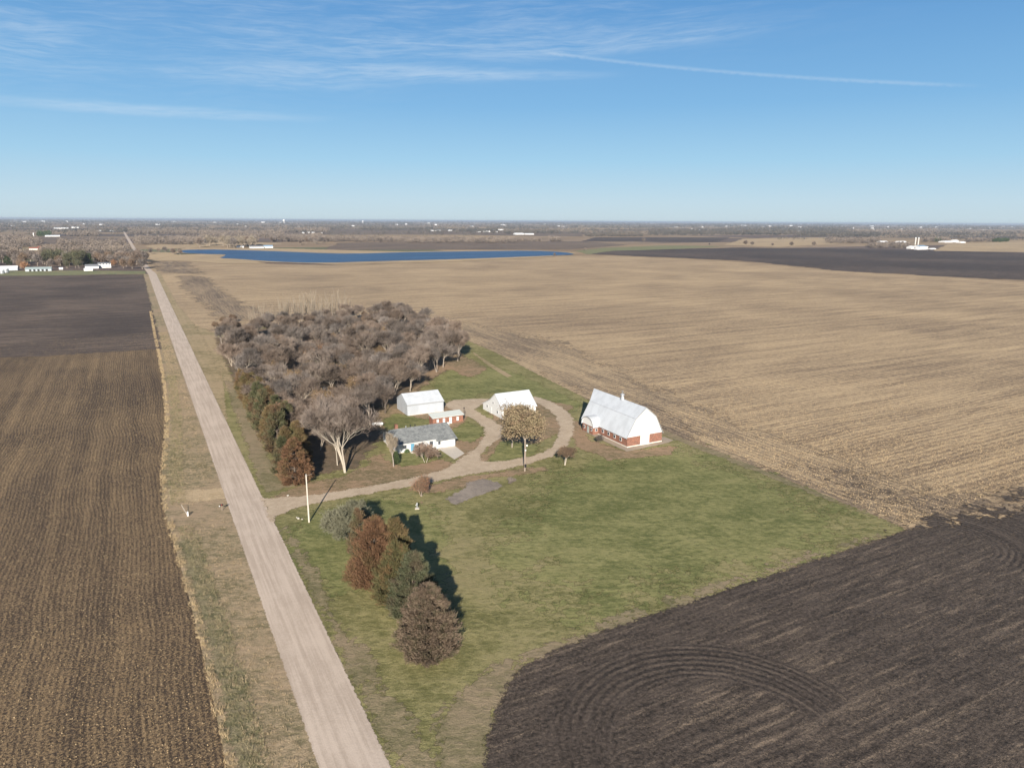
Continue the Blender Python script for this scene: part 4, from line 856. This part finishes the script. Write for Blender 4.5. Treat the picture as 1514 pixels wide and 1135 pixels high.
# --- brick outbuilding
o = empty('brick_outbuilding', (78.85, 189.3, 0), 0, 'long low red brick outbuilding with white doors and a pale slanted roof', 'outbuilding')
MB().prof([(-1.5, 0), (1.5, 0), (1.5, 2.85), (-1.5, 2.35)], -4.95, 4.95, 'x').build('wall', M_brick, o)
MB().prof([(-1.9, 2.36), (1.8, 2.98), (1.8, 3.12), (-1.9, 2.5)], -5.2, 5.2, 'x').build('roof', plain('pale_green_grey_roof', (0.50, 0.53, 0.51), var=0.08), o)
for a, b, z1, z2 in ((-3.75, -3.05, 0.9, 1.9), (-1.75, -1.0, 0.5, 2.0), (0.35, 1.2, 0.05, 2.05), (2.75, 3.45, 0.7, 1.9)):
    d = MB().box(a, b, -1.56, -1.505, z1, z2).build('door' if z1 < 0.6 else 'window', M_white, o)
    if z1 < 0.6: MB().box(b-.15, b-.08, -1.62, -1.565, 1.0, 1.1).build('handle', M_black, d)
tag(MB().tube((85.4, 190.6, 0), (85.4, 190.6, 3.4), .1, .09, 8).box(85.25, 85.55, 190.45, 190.75, 3.4, 3.7).build('service_post', M_black), 'thin dark post at the right end of the brick outbuilding', 'post')
# white chair before the brick building
o = empty('garden_bench', (77.9, 186.4, 0), 0, 'small white bench by the wall of the brick outbuilding', 'bench')
MB().box(-.7, .7, -.25, .25, .40, .46).build('seat', M_white, o); MB().box(-.7, .7, .22, .28, .47, .95).build('backrest', M_white, o)
for sx in (-.62, .62): MB().box(sx-.04, sx+.04, -.22, .22, 0, .398).build('leg', M_white, o)
# --- house
H = empty('house', (0, 0, 0), 0, 'white ranch house with grey shingle roof, blue door and attached garage', 'house')
M_siding = mat('white_siding', lambda t: ((0.55, 0.565, 0.58), t.bump(t.m('SINE', t.m('MULTIPLY', t.sep(t.pos())[2], TAU/0.2)), 0.02)), 0.6)
MB().prof([(168.0, 0.3), (180.4, 0.3), (180.4, 2.75), (174.2, 4.75), (168.0, 2.75)], 56.1, 66.7, 'x').build('wall', M_siding, H)
MB().prof([(167.3, 0.05), (180.4, 0.05), (180.4, 2.5), (174.2, 4.75), (167.3, 2.4)], 66.72, 72.2, 'x').build('garage_wall', M_siding, H)
MB().box(56.04, 66.7, 167.95, 180.45, 0, 0.298).build('foundation', M_conc, H)
r = MB().roof([(167.45, 2.72), (174.2, 4.98), (180.9, 2.72)], 0.14, 55.6, 66.68, 'x').build('roof', M_shingle, H)
for vx, vy in ((60.8, 174.6), (62.2, 174.8), (63.6, 175.0)): MB().tube((vx, vy, 4.6), (vx, vy, 5.35), .13, .13, 8).build('vent_pipe', M_black if vx != 60.8 else M_galv, r)
MB().box(57.9, 58.7, 175.0, 175.8, 4.2, 5.9).build('chimney', M_brick, r)
MB().box(55.6, 66.68, 167.38, 167.44, 2.52, 2.70).build('fascia', M_white, r)
MB().roof([(166.85, 2.36), (174.2, 4.98), (180.9, 2.60)], 0.14, 66.69, 72.7, 'x').build('garage_roof', M_shingle, H)
d = MB().box(59.7, 60.65, 167.9, 167.99, 0.3, 2.4).build('front_door', M_blue, H); MB().box(60.5, 60.58, 167.84, 167.895, 1.2, 1.32).build('handle', M_black, d)
MB().box(59.3, 61.1, 166.6, 167.94, 0, 0.28).build('front_step', M_conc, H)
MB().box(68.6, 71.8, 167.2, 167.29, 0.06, 2.15).build('garage_door', M_white, H)
for a, b, yy in ((57.5, 58.5, 168.0), (62.3, 63.4, 168.0), (65.0, 66.0, 168.0), (67.2, 67.9, 167.3)):
    w = MB().box(a-.1, b+.1, yy-.06, yy-.003, 1.1, 2.25).build('window', M_white, H); MB().box(a, b, yy-.09, yy-.065, 1.2, 2.15).build('pane', M_glass, w)
for yy in (171.0, 176.5):
    w = MB().box(56.02, 56.095, yy-.6, yy+.6, 1.1, 2.25).build('window', M_white, H); MB().box(55.98, 56.015, yy-.5, yy+.5, 1.2, 2.15).build('pane', M_glass, w)
w = MB().box(56.02, 56.095, 173.9, 174.5, 3.3, 3.9).build('gable_vent', M_trim, H)
tag(MB().box(62.0, 69.0, 166.0, 166.9, 0.0, 0.13).box(61.2, 62.0, 166.0, 167.0, 0, 0.13).build('front_walk', M_conc), kind='structure')
# --- crib
C_ = empty('corn_crib', (0, 0, 0), 0, 'tall white saltbox outbuilding with a steep roof behind the round oak', 'outbuilding')
cp = [(184.6, 0), (198.4, 0), (198.4, 1.95), (193.0, 4.45), (189.6, 7.0), (184.6, 3.2)]
MB().prof(cp, 95.7, 107.6, 'x').build('wall', M_white, C_)
MB().roof([(184.2, 3.0), (189.6, 7.16), (193.0, 4.6), (198.8, 1.92)], 0.12, 95.5, 107.9, 'x').build('roof', M_wroofx, C_)
for a, b, z1, z2 in ((194.8, 195.4, 1.5, 2.2), (190.6, 191.1, 3.6, 4.2), (187.6, 188.2, 1.2, 2.0)):
    w = MB().box(95.62, 95.695, a-.1, b+.1, z1-.1, z2+.1).build('window', M_white, C_); MB().box(95.58, 95.615, a, b, z1, z2).build('pane', M_glass, w)
d = MB().box(95.6, 95.695, 192.0, 193.4, 0.05, 2.2).build('door', M_white, C_); MB().box(95.55, 95.595, 192.1, 192.2, 1.0, 1.15).build('handle', M_black, d)
# --- propane tank
o = empty('propane_tank', (59.0, 194.8, 0), rad(-16), 'silver white propane tank at the wood edge behind the house', 'tank')
m = MB(); m.tube((-1.35, 0, .85), (1.35, 0, .85), .5, .5, 16).tube((1.35, 0, .85), (1.7, 0, .85), .5, .2, 16).tube((-1.35, 0, .85), (-1.7, 0, .85), .5, .2, 16); m.build('vessel', M_white, o, True)
m = MB().tube((0, 0, 1.33), (0, 0, 1.55), .15, .15, 10); m.build('valve_dome', M_galv, o)
for sx in (-.9, .9): MB().box(sx-.12, sx+.12, -.35, .35, 0, .4).build('leg', M_conc, o)
# --- poles
o = empty('utility_pole', (25.96, 135.5, 0), 0, 'tall pale wooden pole on the lawn beside the driveway entrance', 'pole')
MB().tube((0, 0, -.2), (0, 0, 10.2), .17, .12, 10).build('post', M_pole, o)
MB().tube((0, 0, 10.05), (1.25, .35, 10.12), .045, .035, 6).build('arm', M_pole2, o); MB().tube((0, 0, 10.2), (0, 0, 10.42), .06, .05, 8).build('insulator', M_white, o)
o = empty('light_pole', (79.43, 141.2, 0), 0, 'brown wooden yard pole with a white lamp at the driveway island', 'pole')
MB().tube((0, 0, -.2), (0, 0, 8.6), .19, .13, 10).build('post', M_pole2, o)
a_ = MB().tube((0, 0, 6.9), (-.1, -1.0, 7.2), .035, .035, 6).build('arm', M_galv, o)
MB().lathe((-.1, -1.1, 6.85), [(.16, 0), (.25, .12), (.22, .32), (.1, .45)], 12).build('lamp_head', M_white, a_)
MB().box(-.2, .2, -.42, -.2, 1.2, 2.0).build('meter_box', M_black, o)
MB().box(-.16, .16, -.34, -.15, 5.4, 5.75).build('junction_box', M_white, o)
MB().tube((0, 0, 8.0), (0, .6, 8.05), .03, .03, 5).build('bracket', M_galv, o)
# --- small things
o = empty('mailbox', (11.0, 150.0, 0), rad(10), 'dark mailbox on a post at the left edge of the gravel road', 'mailbox')
MB().box(-.05, .05, -.05, .05, -.1, 1.1).build('post', M_pole2, o)
m = MB().prof([(-.14, 1.105), (.14, 1.105), (.14, 1.3), (.08, 1.4), (-.08, 1.4), (-.14, 1.3)], -.35, .3, 'x'); m.build('box', M_black, o)
MB().box(-.1, .05, -.17, -.145, 1.25, 1.42).build('flag', plain('red_flag', (.4, .04, .03)), o)
MB().box(-.55, -.37, -.08, .1, 1.0, 1.2).build('newspaper_tube', M_white, o)
o = empty('marker_post', (4.4, 150.2, 0), 0, 'white utility marker with a slanting pale guard in the ditch grass', 'marker')
MB().box(-.15, .15, -.12, .12, 0, 1.0).build('pedestal', M_white, o); MB().tube((-.1, .1, .2), (-.9, 3.6, 1.3), .05, .05, 6).build('guard', M_pole, o)
def stone(name, spots, label, cat):
    import bmesh
    bm = bmesh.new()
    for (sx, sy, sz, r_) in spots:
        res = bmesh.ops.create_icosphere(bm, subdivisions=2, radius=r_, matrix=Matrix.Translation((sx, sy, sz)))
        for v_ in res['verts']: v_.co += Vector(rng.normal(0, r_*0.10, 3)); v_.co.z *= 0.85
    me = bpy.data.meshes.new(name); bm.to_mesh(me); bm.free(); me.materials.append(M_rock)
    o_ = bpy.data.objects.new(name, me); COL.objects.link(o_); return tag(o_, label, cat)
stone('boulder', [(29.4, 161.6, .25, .42)], 'white boulder at the foot of the rust-brown corner cedar', 'rock')
stone('boulder', [(24.9, 151.8, .15, .26)], 'small white stone at the grass side of the driveway entrance', 'rock')
stone('stone_group', [(24.4, 138.2, .15, .26), (25.0, 137.6, .1, .17), (24.2, 138.9, .12, .16)], 'cluster of small white stones on the lawn left of the tall pale pole', 'rock')
o = empty('hand_pump', (47.9, 131.9, 0), rad(-20), 'grey and white well pump on the lawn behind the cedar row', 'pump')
MB().box(-.45, .45, -.45, .45, 0, .18).build('slab', M_conc, o); MB().tube((0, 0, .18), (0, 0, 1.15), .13, .11, 10).build('body', M_galv, o)
hd = MB().tube((0, 0, 1.15), (0, 0, 1.35), .17, .12, 10).build('cap', M_galv, o); MB().tube((0, 0, 1.25), (.55, 0, .75), .03, .03, 6).build('handle', M_black, hd); MB().tube((0, 0, .95), (-.35, 0, .85), .05, .05, 6).build('spout', M_galv, hd)
tag(MB().lathe((84.3, 199.3, 0), [(.8, 0), (.85, .25), (.7, .27), (.65, .1)], 14).build('fire_ring', M_black), 'dark round fire ring on the gravel right of the white steel shed', 'fire ring')
# ================================================================== far things
def mpp(py_, px_=757): # metres per photo pixel at this base row
    x_, y_ = P(px_, py_); return (x_*math.sin(YAW)+y_*math.cos(YAW))/math.cos(PITCH)/FPX
M_fw = plain('far_white_wall', (0.70, 0.70, 0.70), 0.6, 0.06, 0.2); M_fr = plain('far_white_roof', (0.66, 0.68, 0.70), 0.5, 0.05, 0.2)
M_fg = plain('far_grey_wall', (0.38, 0.42, 0.46), 0.6, 0.08, 0.2); M_fgr = plain('far_dark_roof', (0.16, 0.17, 0.19), 0.7, 0.1, 0.2)
M_fred = plain('far_red_wall', (0.33, 0.12, 0.09), 0.7, 0.1, 0.2); M_fteal = plain('far_green_grey_roof', (0.30, 0.36, 0.36), 0.5, 0.1, 0.2); M_fblue = plain('far_blue_roof', (0.22, 0.33, 0.45), 0.5, 0.1, 0.2)
def fb(xa, xb, yb, hp, label, cat='building', mw=None, mr=None, dp=None, name='farm_building', group=None, axis='x', lo=0.55):
    (ax_, ay_), (bx_, by_) = P(xa, yb), P(xb, yb); s_ = mpp(yb, xa); Hh = hp*s_*0.82
    L = abs(xb-xa)*s_/math.cos(YAW)*0.92; cx_, cy_ = (ax_+bx_)/2, (ay_+by_)/2; D = dp or max(8, min(L*0.5, 30))
    cy_ += D/2
    o_, r_, c_ = gabled(name, cx_-L/2, cx_+L/2, cy_-D/2, cy_+D/2, Hh*lo, Hh, axis, mw or M_fw, mr or M_fr, label, cat, group=group)
    return o_
def fins(o_, n, L, Hh, D):  # solid black panels painted in for the shade inside the open bays
    for k in range(n):
        a = -L/2+(k+.25)*L/n; MB().box(a, a+L/n*.55, -D/2-.08, -D/2-.01, 0.1, Hh).build('bay_shade', M_black, o_)
# farmstead at the left
o = fb(-6, 22, 400, 7.5, 'long blue-grey shed at the left edge of the far farmstead', 'shed', M_fg, M_fr)
o = fb(42, 72, 401, 6.8, 'open-fronted shed with green-grey roof on the far farmstead lawn', 'shed', M_fg, M_fteal, 12); fins(o, 5, 20, 2.2, 12)
fb(88, 92.5, 398.5, 3.5, 'tiny white hut between the open-fronted shed and the white house', 'shed', dp=3)
fb(125.5, 136, 400.5, 4.5, 'low white garage in front of the far farmstead house', 'garage', dp=8)
fb(128, 144, 397, 7, 'white bungalow with brown roof on the far farmstead', 'house', mr=M_fgr, dp=9)
o = fb(147, 162.5, 396, 9, 'two-storey white farmhouse nearest the gravel road', 'house', mr=M_fgr, dp=9, lo=.8)
for k, xx in enumerate((-5, -1.5, 2, 5)): MB().box(xx, xx+1.1, -4.58, -4.51, 4.2, 5.6).build('window', M_glass, o); MB().box(xx, xx+1.1, -4.58, -4.51, 1.2, 2.6).build('window', M_glass, o)
def silo(px_, yb, wp, hp, label, m_, name='grain_bin', group=None, dome=True):
    x_, y_ = P(px_, yb); s_ = mpp(yb, px_); r_ = wp*s_/2; h_ = hp*s_
    o_ = empty(name, (x_, y_, 0), 0, label, 'silo' if name == 'silo' else 'grain bin', group)
    MB().lathe((0, 0, 0), [(r_, 0), (r_, h_*.85)], 16).build('wall', m_, o_)
    MB().lathe((0, 0, h_*.85), [(r_*1.03, 0), (r_*.8, h_*.07), (r_*.3, h_*.14), (.1, h_*.15)], 16).build('cap', M_fr, o_)
silo(3.5, 404.5, 6, 5, 'left of the two round steel bins before the blue-grey shed', M_galv); silo(9.5, 403, 6.5, 6, 'right of the two round steel bins before the blue-grey shed', M_galv)
fb(45, 58, 369.5, 4, 'low red-roofed house among the far left trees', 'house', mr=M_fred, dp=14)
fb(57, 63, 368, 4.5, 'white house right of the red-roofed one in the far left trees', 'house', mr=M_fred, dp=12)
silo(50, 349.5, 1.6, 5, 'lone white silo in the far left fields', M_fw, 'silo')
fb(69, 86, 349.8, 2.4, 'long white shed beside dark evergreens in the far left fields', 'shed', dp=25)
fb(16, 22, 334.2, 1.6, 'white shed far left, close under the horizon', 'shed', dp=30)
fb(82, 99, 338.3, 2.2, 'long white farm hall far left beyond the brown fields', 'shed', dp=50); fb(107, 115.5, 337.3, 2.6, 'white farm hall right of the long one far left', 'shed', dp=50)
fb(144, 149, 342, 2.2, 'small white house left of the road top', 'house', dp=15); fb(162.5, 167.5, 342.2, 2, 'small white house nearest the top of the road', 'house', dp=15)
fb(351, 360, 366.2, 3.3, 'small white house at the lake shore under tall trees', 'house', dp=9); fb(371, 389, 367, 4.2, 'long white lakeside building with grey roof', 'house', mr=M_fgr, dp=12); fb(391, 403, 366.6, 4.6, 'white lakeside house with blue roof', 'house', mr=M_fblue, dp=12)
for k, (a, b, y_, h_, l_) in enumerate([(447, 450, 345, 2, 'white house in the far clump beyond the lake, first from left'), (455, 458, 344.5, 2.2, 'white house in the far clump beyond the lake, second from left'), (461, 465, 345, 2, 'white house in the far clump beyond the lake, third from left'), (475, 477, 345, 1.5, 'tiny white house at the right end of the far clump beyond the lake'),
    (638, 652, 341.6, 1.8, 'long white barn far beyond the middle of the lake'), (663.5, 669, 341.6, 1.8, 'white barn just right of the long one far beyond the lake'), (706, 711, 343.5, 1.6, 'pale farmhouse left in the far farm beyond the lake'), (716, 725, 343.2, 2.2, 'white barn in the middle of the far farm beyond the lake'), (733, 736, 343.5, 1.6, 'small white shed of the far farm beyond the lake'), (737, 745, 340.6, 2, 'white shed behind the far farm beyond the lake'), (762, 775, 347, 3, 'bright white barn by dark trees beyond the right half of the lake'), (777, 790, 347, 2.4, 'white barn right of the bright one beyond the lake'),
    (824, 829, 335, 1.5, 'tiny white hall near the horizon above the right end of the lake'), (832, 838, 335.2, 1.3, 'tiny white hall right of another near the horizon'), (872, 877, 335, 1.2, 'lonely white speck of a shed near the horizon'), (520, 524, 334.5, 1.5, 'white shed near the horizon left of the second water tower'), (585, 590, 332.8, 1.6, 'pale shed near the horizon above the middle of the lake'), (643, 646, 333, 1.8, 'tiny white house near the horizon right of centre'),
    (1023, 1026.5, 340, 2.4, 'tall white shed far off at the wood edge'), (1026, 1037, 341, 1.4, 'low pale shed next to the tall white one far off'), (1101, 1106, 334.5, 1.4, 'tiny white hall at the horizon in the far middle right'), (1177, 1187, 343, 2.4, 'white farm building before the far wood on the right'), (1181, 1187, 336.5, 1.8, 'white hall behind the far wood on the right'), (1226, 1231, 337.5, 1.5, 'tiny house behind the far wood, right part'),
    (1259, 1263, 338, 2, 'tiny white house far right near the horizon, left of a pair'), (1288, 1293, 335, 1.5, 'tiny white house far right near the horizon, right of a pair'), (1301, 1316, 359.8, 4, 'white rounded barn left in the far right farm'), (1327, 1345, 360.5, 4.5, 'white barn second from left in the far right farm'),
    (1394, 1412, 358.6, 3, 'long white shed at the right of the far right farm'), (1408, 1420, 358.4, 4.2, 'white farmhouse amid the right sheds of the far right farm'), (1418, 1430, 359.2, 2.6, 'small white shed right of the farmhouse of the far right farm'), (1432, 1437, 338.5, 1.6, 'tiny pale house at the far right under the horizon')]):
    fb(a, b, y_, h_, l_, 'barn' if 'barn' in l_ else ('house' if 'house' in l_ else 'shed'))
o = fb(1358, 1375, 366.5, 4.2, 'dark-roofed white main barn of the far right farm', 'barn', mr=M_fblue, dp=25); fb(1346, 1352, 368, 5, 'white gable shed left of the dark-roofed barn in the far right farm', 'shed', dp=12); fb(1352, 1375, 369, 3, 'long white lean-to before the dark-roofed barn', 'shed', dp=8); fb(1374, 1386, 368.6, 2, 'low pale shed right of the long white lean-to', 'shed', dp=8)
silo(1352.8, 362, 1.7, 10.5, 'left of the twin silos in the far right farm', plain('silo_concrete', (0.5, 0.48, 0.45)), 'silo'); silo(1357.2, 362, 1.7, 10.5, 'right of the twin silos in the far right farm', plain('silo_concrete', (0.5, 0.48, 0.45)), 'silo')
def water_tower(px_, yb, hp, label):
    x_, y_ = P(px_, yb); s_ = mpp(yb, px_); h_ = hp*s_
    o_ = empty('water_tower', (x_, y_, 0), 0, label, 'water tower')
    MB().lathe((0, 0, 0), [(h_*.10, 0), (h_*.07, h_*.1), (h_*.06, h_*.6)], 12).build('stem', M_fw, o_)
    MB().lathe((0, 0, h_*.55), [(h_*.07, 0), (h_*.24, h_*.12), (h_*.26, h_*.25), (h_*.18, h_*.38), (h_*.03, h_*.45)], 16).build('tank', M_fw, o_, True)
water_tower(420, 331.5, 6.5, 'white water tower on the horizon above the left of the lake'); water_tower(536.5, 331, 4.5, 'white water tower on the horizon above the middle of the lake')
# --- far trees: low detail but real crowns
def far_tree(H, R, n, ts, mc, mt, name, col=False, up=0.0):
    root = empty(name, (0, 0, 0)); T = TM(); T.limbs([[0, 0, -.2]], [[0, 0, H*.6]], [H*.022+.1], [.08], 5)
    for k in range(7):
        a = rng.uniform(0, 6.28); b0 = H*rng.uniform(.25, .5); T.limbs([[0, 0, b0]], [[math.cos(a)*R*.7, math.sin(a)*R*.7, b0+H*rng.uniform(.2, .4)]], [H*.012+.05], [.04], 4)
    T.build('trunk', mt, root); c_ = TM()
    nl = 16; ctr = rnd_unit(nl)*rng.uniform(.3, .85, nl)[:, None]*np.array([R*.8, R*.8, H*.3])+np.array([0, 0, H*.62])
    i = rng.integers(0, nl, n); o_ = ctr[i]+rng.normal(0, 1, (n, 3))*np.array([R*.26, R*.26, H*.10])
    d = rnd_unit(n)+np.array([0, 0, .4+up]); d /= np.linalg.norm(d, axis=1)[:, None]
    ok = o_[:, 2] > H*.12
    c_.blades(o_[ok], d[ok], rng.uniform(.6, 1.4, ok.sum())*ts*1.8, rng.uniform(.6, 1.2, ok.sum())*ts*.42); c_.build('crown', mc, root); return root
def far_conifer(H, R, mc, name):
    return conifer(H, R, nb=90, sprays=16, mt=M_dbark, mc=mc, name=name, tl=1.3, tw=0.45, up=0.3)
FT = {'bare': far_tree(13, 5.5, 1500, 1.0, M_twig, M_bark, 'bare_tree'), 'bare2': far_tree(12, 5, 1300, 1.0, M_twig_b, M_bark, 'bare_tree'), 'green': far_tree(14, 5.0, 2200, 0.9, M_sage, M_bark, 'willow_tree'),
      'dark': far_conifer(12, 3.6, M_dkgreen, 'spruce_tree'), 'orange': far_tree(10, 4.5, 1800, 0.9, M_orange, M_bark, 'autumn_tree'), 'cot': far_tree(22, 7.5, 2200, 1.3, M_twig_t, M_bark, 'cottonwood_tree', up=.3), 'cot2': far_tree(22, 7, 2200, 1.3, M_twig, M_bark, 'cottonwood_tree', up=.3)}
LBL = {'bare': 'bare grey tree around the far farmstead on the left', 'bare2': 'bare brown tree around the far farmstead on the left', 'green': 'pale green willow behind the far farmstead', 'dark': 'dark spruce behind the white bungalow of the far farmstead', 'orange': 'orange-leaved tree at the far farmstead'}
def row(n, xr, yr, kinds, s0, s1, grp):
    for _ in range(n):
        a, b = rng.uniform(*xr), rng.uniform(*yr); k = kinds[rng.integers(0, len(kinds))]; x_, y_ = P(a, b)
        plant('far'+k, FT[k], x_, y_, rng.uniform(s0, s1), LBL[k], grp[k] if isinstance(grp, dict) else grp)
GRP = {'bare': 'bare trees of the far farmstead', 'bare2': 'brown bare trees of the far farmstead', 'green': 'willows of the far farmstead', 'dark': 'spruces of the far farmstead', 'orange': 'orange trees of the far farmstead'}
row(60, (-30, 215), (385, 393), ['bare', 'bare', 'bare2'], 1.0, 1.4, GRP)
row(12, (165, 212), (388, 398), ['bare', 'bare2'], .8, 1.05, GRP)
row(10, (22, 42), (390, 399), ['bare2', 'bare'], .6, .9, GRP); row(8, (73, 90), (390, 399), ['bare', 'bare2'], .6, .9, GRP)
row(16, (66, 128), (387, 394), ['green'], 1.05, 1.4, GRP); row(4, (92, 122), (395, 398), ['green'], .6, .8, GRP)
row(5, (122, 136), (389, 394), ['dark'], .95, 1.25, GRP); row(3, (10, 14), (388, 392), ['dark'], .7, .9, GRP)
row(1, (36, 37), (399, 400), ['orange'], .9, 1.0, GRP); row(2, (158, 172), (389, 395), ['orange'], 0.9, 1.0, GRP)
LBL.update({'cot': 'tall pale cottonwood in the line beyond the left end of the lake', 'cot2': 'tall grey cottonwood in the line beyond the left end of the lake'})
row(30, (290, 380), (362, 367), ['cot', 'cot', 'cot2'], .8, 1.15, {'cot': 'pale lakeside cottonwoods', 'cot2': 'grey lakeside cottonwoods'}); row(16, (380, 480), (356, 362), ['cot2'], .6, .8, {'cot2': 'grey lakeside cottonwoods'})
LBL['bare'] = 'bare tree in the clump between the road and the lake'; row(12, (222, 268), (373, 377), ['bare'], .55, .85, 'trees between road and lake')
for a, b, s_, l_ in ((865, 371, .5, 'small round bush on the green strip beyond the lake'), (820, 379, .45, 'dark bush on the near shore at the right end of the lake'), (1049, 363, .5, 'low dark bush alone in the green strip far off'), (1102, 363.5, 1.1, 'tall bare tree in the pale far grassland, left one'), (1112, 364, .9, 'bare tree right next to the tall left one in the pale grassland'), (1142, 364.5, .7, 'yellowish bush in the pale far grassland'), (1170, 365, 1.0, 'bare tree in the pale far grassland, middle one'), (1203, 365, 1.0, 'bare tree in the pale far grassland, right one'), (952, 359, 1.1, 'lone bare tree by the dark strip far off')):
    x_, y_ = P(a, b); r_ = copy_tree(FT['bare'], (x_, y_, 0), 1.0, s_, l_); r_['category'] = 'tree'; del r_['group']
# --- woods that read as one mass
class Woods:
    def __init__(s): s.c = []
    def add(s, x, y, H, R, n): s.c.append((x, y, H, R, n))
    def build(s, name, m_, label, ts=1.0):
        A = np.array(s.c); n = A[:, 4].astype(int); i = np.repeat(np.arange(len(A)), n); k = len(i)
        d = rnd_unit(k); rr_ = rng.uniform(.55, 1.0, k)**.6
        o = np.stack([A[i, 0]+d[:, 0]*A[i, 3]*rr_, A[i, 1]+d[:, 1]*A[i, 3]*rr_, A[i, 2]*(.56+.42*d[:, 2]*rr_)], 1)
        v = d*.6+rnd_unit(k)*.7+np.array([0, 0, .5]); v /= np.linalg.norm(v, axis=1)[:, None]
        dist = np.hypot(A[i, 0], A[i, 1]); sz = ts*np.maximum(1.6, dist/1100)*rng.uniform(.6, 1.4, k)
        c_ = TM(); c_.blades(o, v, sz*1.3, sz*.75)
        q = (n > 30)
        if q.any():
            a = A[q]; z_ = np.zeros(len(a)); c_.limbs(np.stack([a[:, 0], a[:, 1], z_], 1), np.stack([a[:, 0], a[:, 1], a[:, 2]*.6], 1), a[:, 2]*.022, a[:, 2]*.01, 3)
        o_ = c_.build(name, m_); return tag(o_, label, 'trees', kind='stuff')
def wood(boxes, name, m_, label, ts=1.0):
    w = Woods()
    for (xa, xb, ya, yb, hm, dens) in boxes:
        dens *= 0.62; hm *= 0.92
        n = int((xb-xa)*dens)
        for _ in range(n):
            a, b = rng.uniform(xa, xb), rng.uniform(ya, yb); x_, y_ = P(a, b); h = hm*rng.uniform(.6, 1.15); dist = math.hypot(x_, y_)
            w.add(x_, y_, h, h*rng.uniform(.35, .55), int(np.clip(150000/dist, 14, 90)))
    return w.build(name, m_, label, ts)
M_fwood = foliage('far_bare_wood', [(0.105, 0.088, 0.078), (0.165, 0.138, 0.12), (0.23, 0.19, 0.155)], 0.02, 0)
M_fwood2 = foliage('far_dark_wood', [(0.050, 0.052, 0.05), (0.085, 0.080, 0.072), (0.13, 0.112, 0.095)], 0.004, 0)
wood([(-60, 60, 354, 366, 16, 4.0), (-60, 30, 366, 374, 14, 3.0), (60, 130, 371, 377, 13, 2.6), (130, 190, 368, 376, 13, 2.8), (-60, 60, 379, 384, 12, 2.2), (100, 146, 345, 350, 13, 4), (86, 186, 358, 365, 11, 3.0)], 'woodland', M_fwood, 'grey leafless wood beyond the far farmstead on the left')
wood([(56, 74, 346, 350, 14, 4)], 'evergreen_windbreak', M_dkgreen, 'dark evergreen windbreak beside the long white shed far left')
wood([(190, 320, 340, 347, 14, 5), (200, 300, 353, 362, 14, 5), (300, 420, 344, 352, 16, 4.5), (410, 486, 338, 344, 15, 5), (400, 480, 350, 358, 14, 5)], 'woodland', M_fwood, 'broad grey wood right of the road beyond the lake')
wood([(480, 600, 354, 358, 12, 4), (600, 762, 355, 359.5, 13, 5), (755, 800, 355, 357, 8, 2), (812, 832, 355, 357, 14, 4)], 'tree_belt', M_fwood, 'long straight belt of bare trees along the fields behind the lake')
wood([(865, 950, 347, 350, 12, 5), (680, 735, 341, 343, 14, 4), (745, 795, 343, 346, 14, 4), (530, 640, 338, 340, 10, 3)], 'tree_belt', M_fwood2, 'short dark tree belt in the far fields right of the lake')
wood([(960, 1260, 341, 348, 16, 6), (1090, 1260, 336, 341, 16, 5), (1180, 1300, 345, 351, 13, 4)], 'woodland', M_fwood2, 'wide dark wood under the horizon in the far middle right')
wood([(1222, 1300, 355, 360, 13, 5), (1285, 1345, 362, 367, 9, 4), (1250, 1385, 342, 346, 16, 5), (1366, 1400, 355, 358, 14, 4), (1428, 1470, 355.5, 358, 11, 3), (1415, 1510, 343, 347, 14, 4), (1505, 1600, 350, 353, 18, 5)], 'woodland', M_fwood, 'bare woods around and behind the far right farm')
wood([(1468, 1490, 356, 358, 10, 4), (1383, 1392, 355, 358, 12, 3)], 'evergreen_windbreak', M_dkgreen, 'dark green windbreak at the right of the far right farm')
# shelterbelts scattered to the horizon
w = Woods()
for k in range(340):
    dist = 2600*(26000/2600)**(rng.random()**0.8); a = YAW+rng.uniform(-rad(41), rad(41)); x_, y_ = dist*math.sin(a), dist*math.cos(a)
    if dist < 3400 and rng.random() < .6: continue
    L = rng.uniform(60, 420)*(1+dist/9000); ax = rng.random() < .7; D = rng.uniform(12, 60)*(1+dist/9000)
    n = int(min(L/ (13+dist/900), 60)*1.4)
    for _ in range(n):
        w.add(x_+(rng.uniform(-L, L) if ax else rng.uniform(-D, D)), y_+(rng.uniform(-D, D) if ax else rng.uniform(-L, L)), rng.uniform(9, 17), rng.uniform(5, 9)*(1+dist/9000), int(np.clip(70000/dist, 6, 22)))
w.build('horizon_woods', M_fwood2, 'distant shelterbelts and woods fading to the horizon', 1.15)
for k in range(46):
    b = 331.2+rng.uniform(0, 6)**1.3*.7; a = rng.uniform(20, 1500); b += (a-757)*0.0059; wd = rng.uniform(2.0, 5.5)
    o_ = fb(a, a+wd, b, rng.uniform(1.0, 1.8), 'tiny white farm building lost in the woods just under the horizon', 'building', group='tiny white buildings near the horizon')
# --- air
hz = bpy.data.materials.new('haze'); hz.use_nodes = True; t = NT(hz.node_tree); t.N.remove(t.N['Principled BSDF'])
vol = t.n('ShaderNodeVolumePrincipled', {'Color': (0.74, 0.85, 1.0, 1), 'Density': 0.000055, 'Anisotropy': 0.2}); t.L.new(vol.outputs[0], t.N['Material Output'].inputs['Volume'])
tag(MB().box(-42500, 42500, -3500, 60500, -1.5, 68).build('haze', hz), kind='stuff')
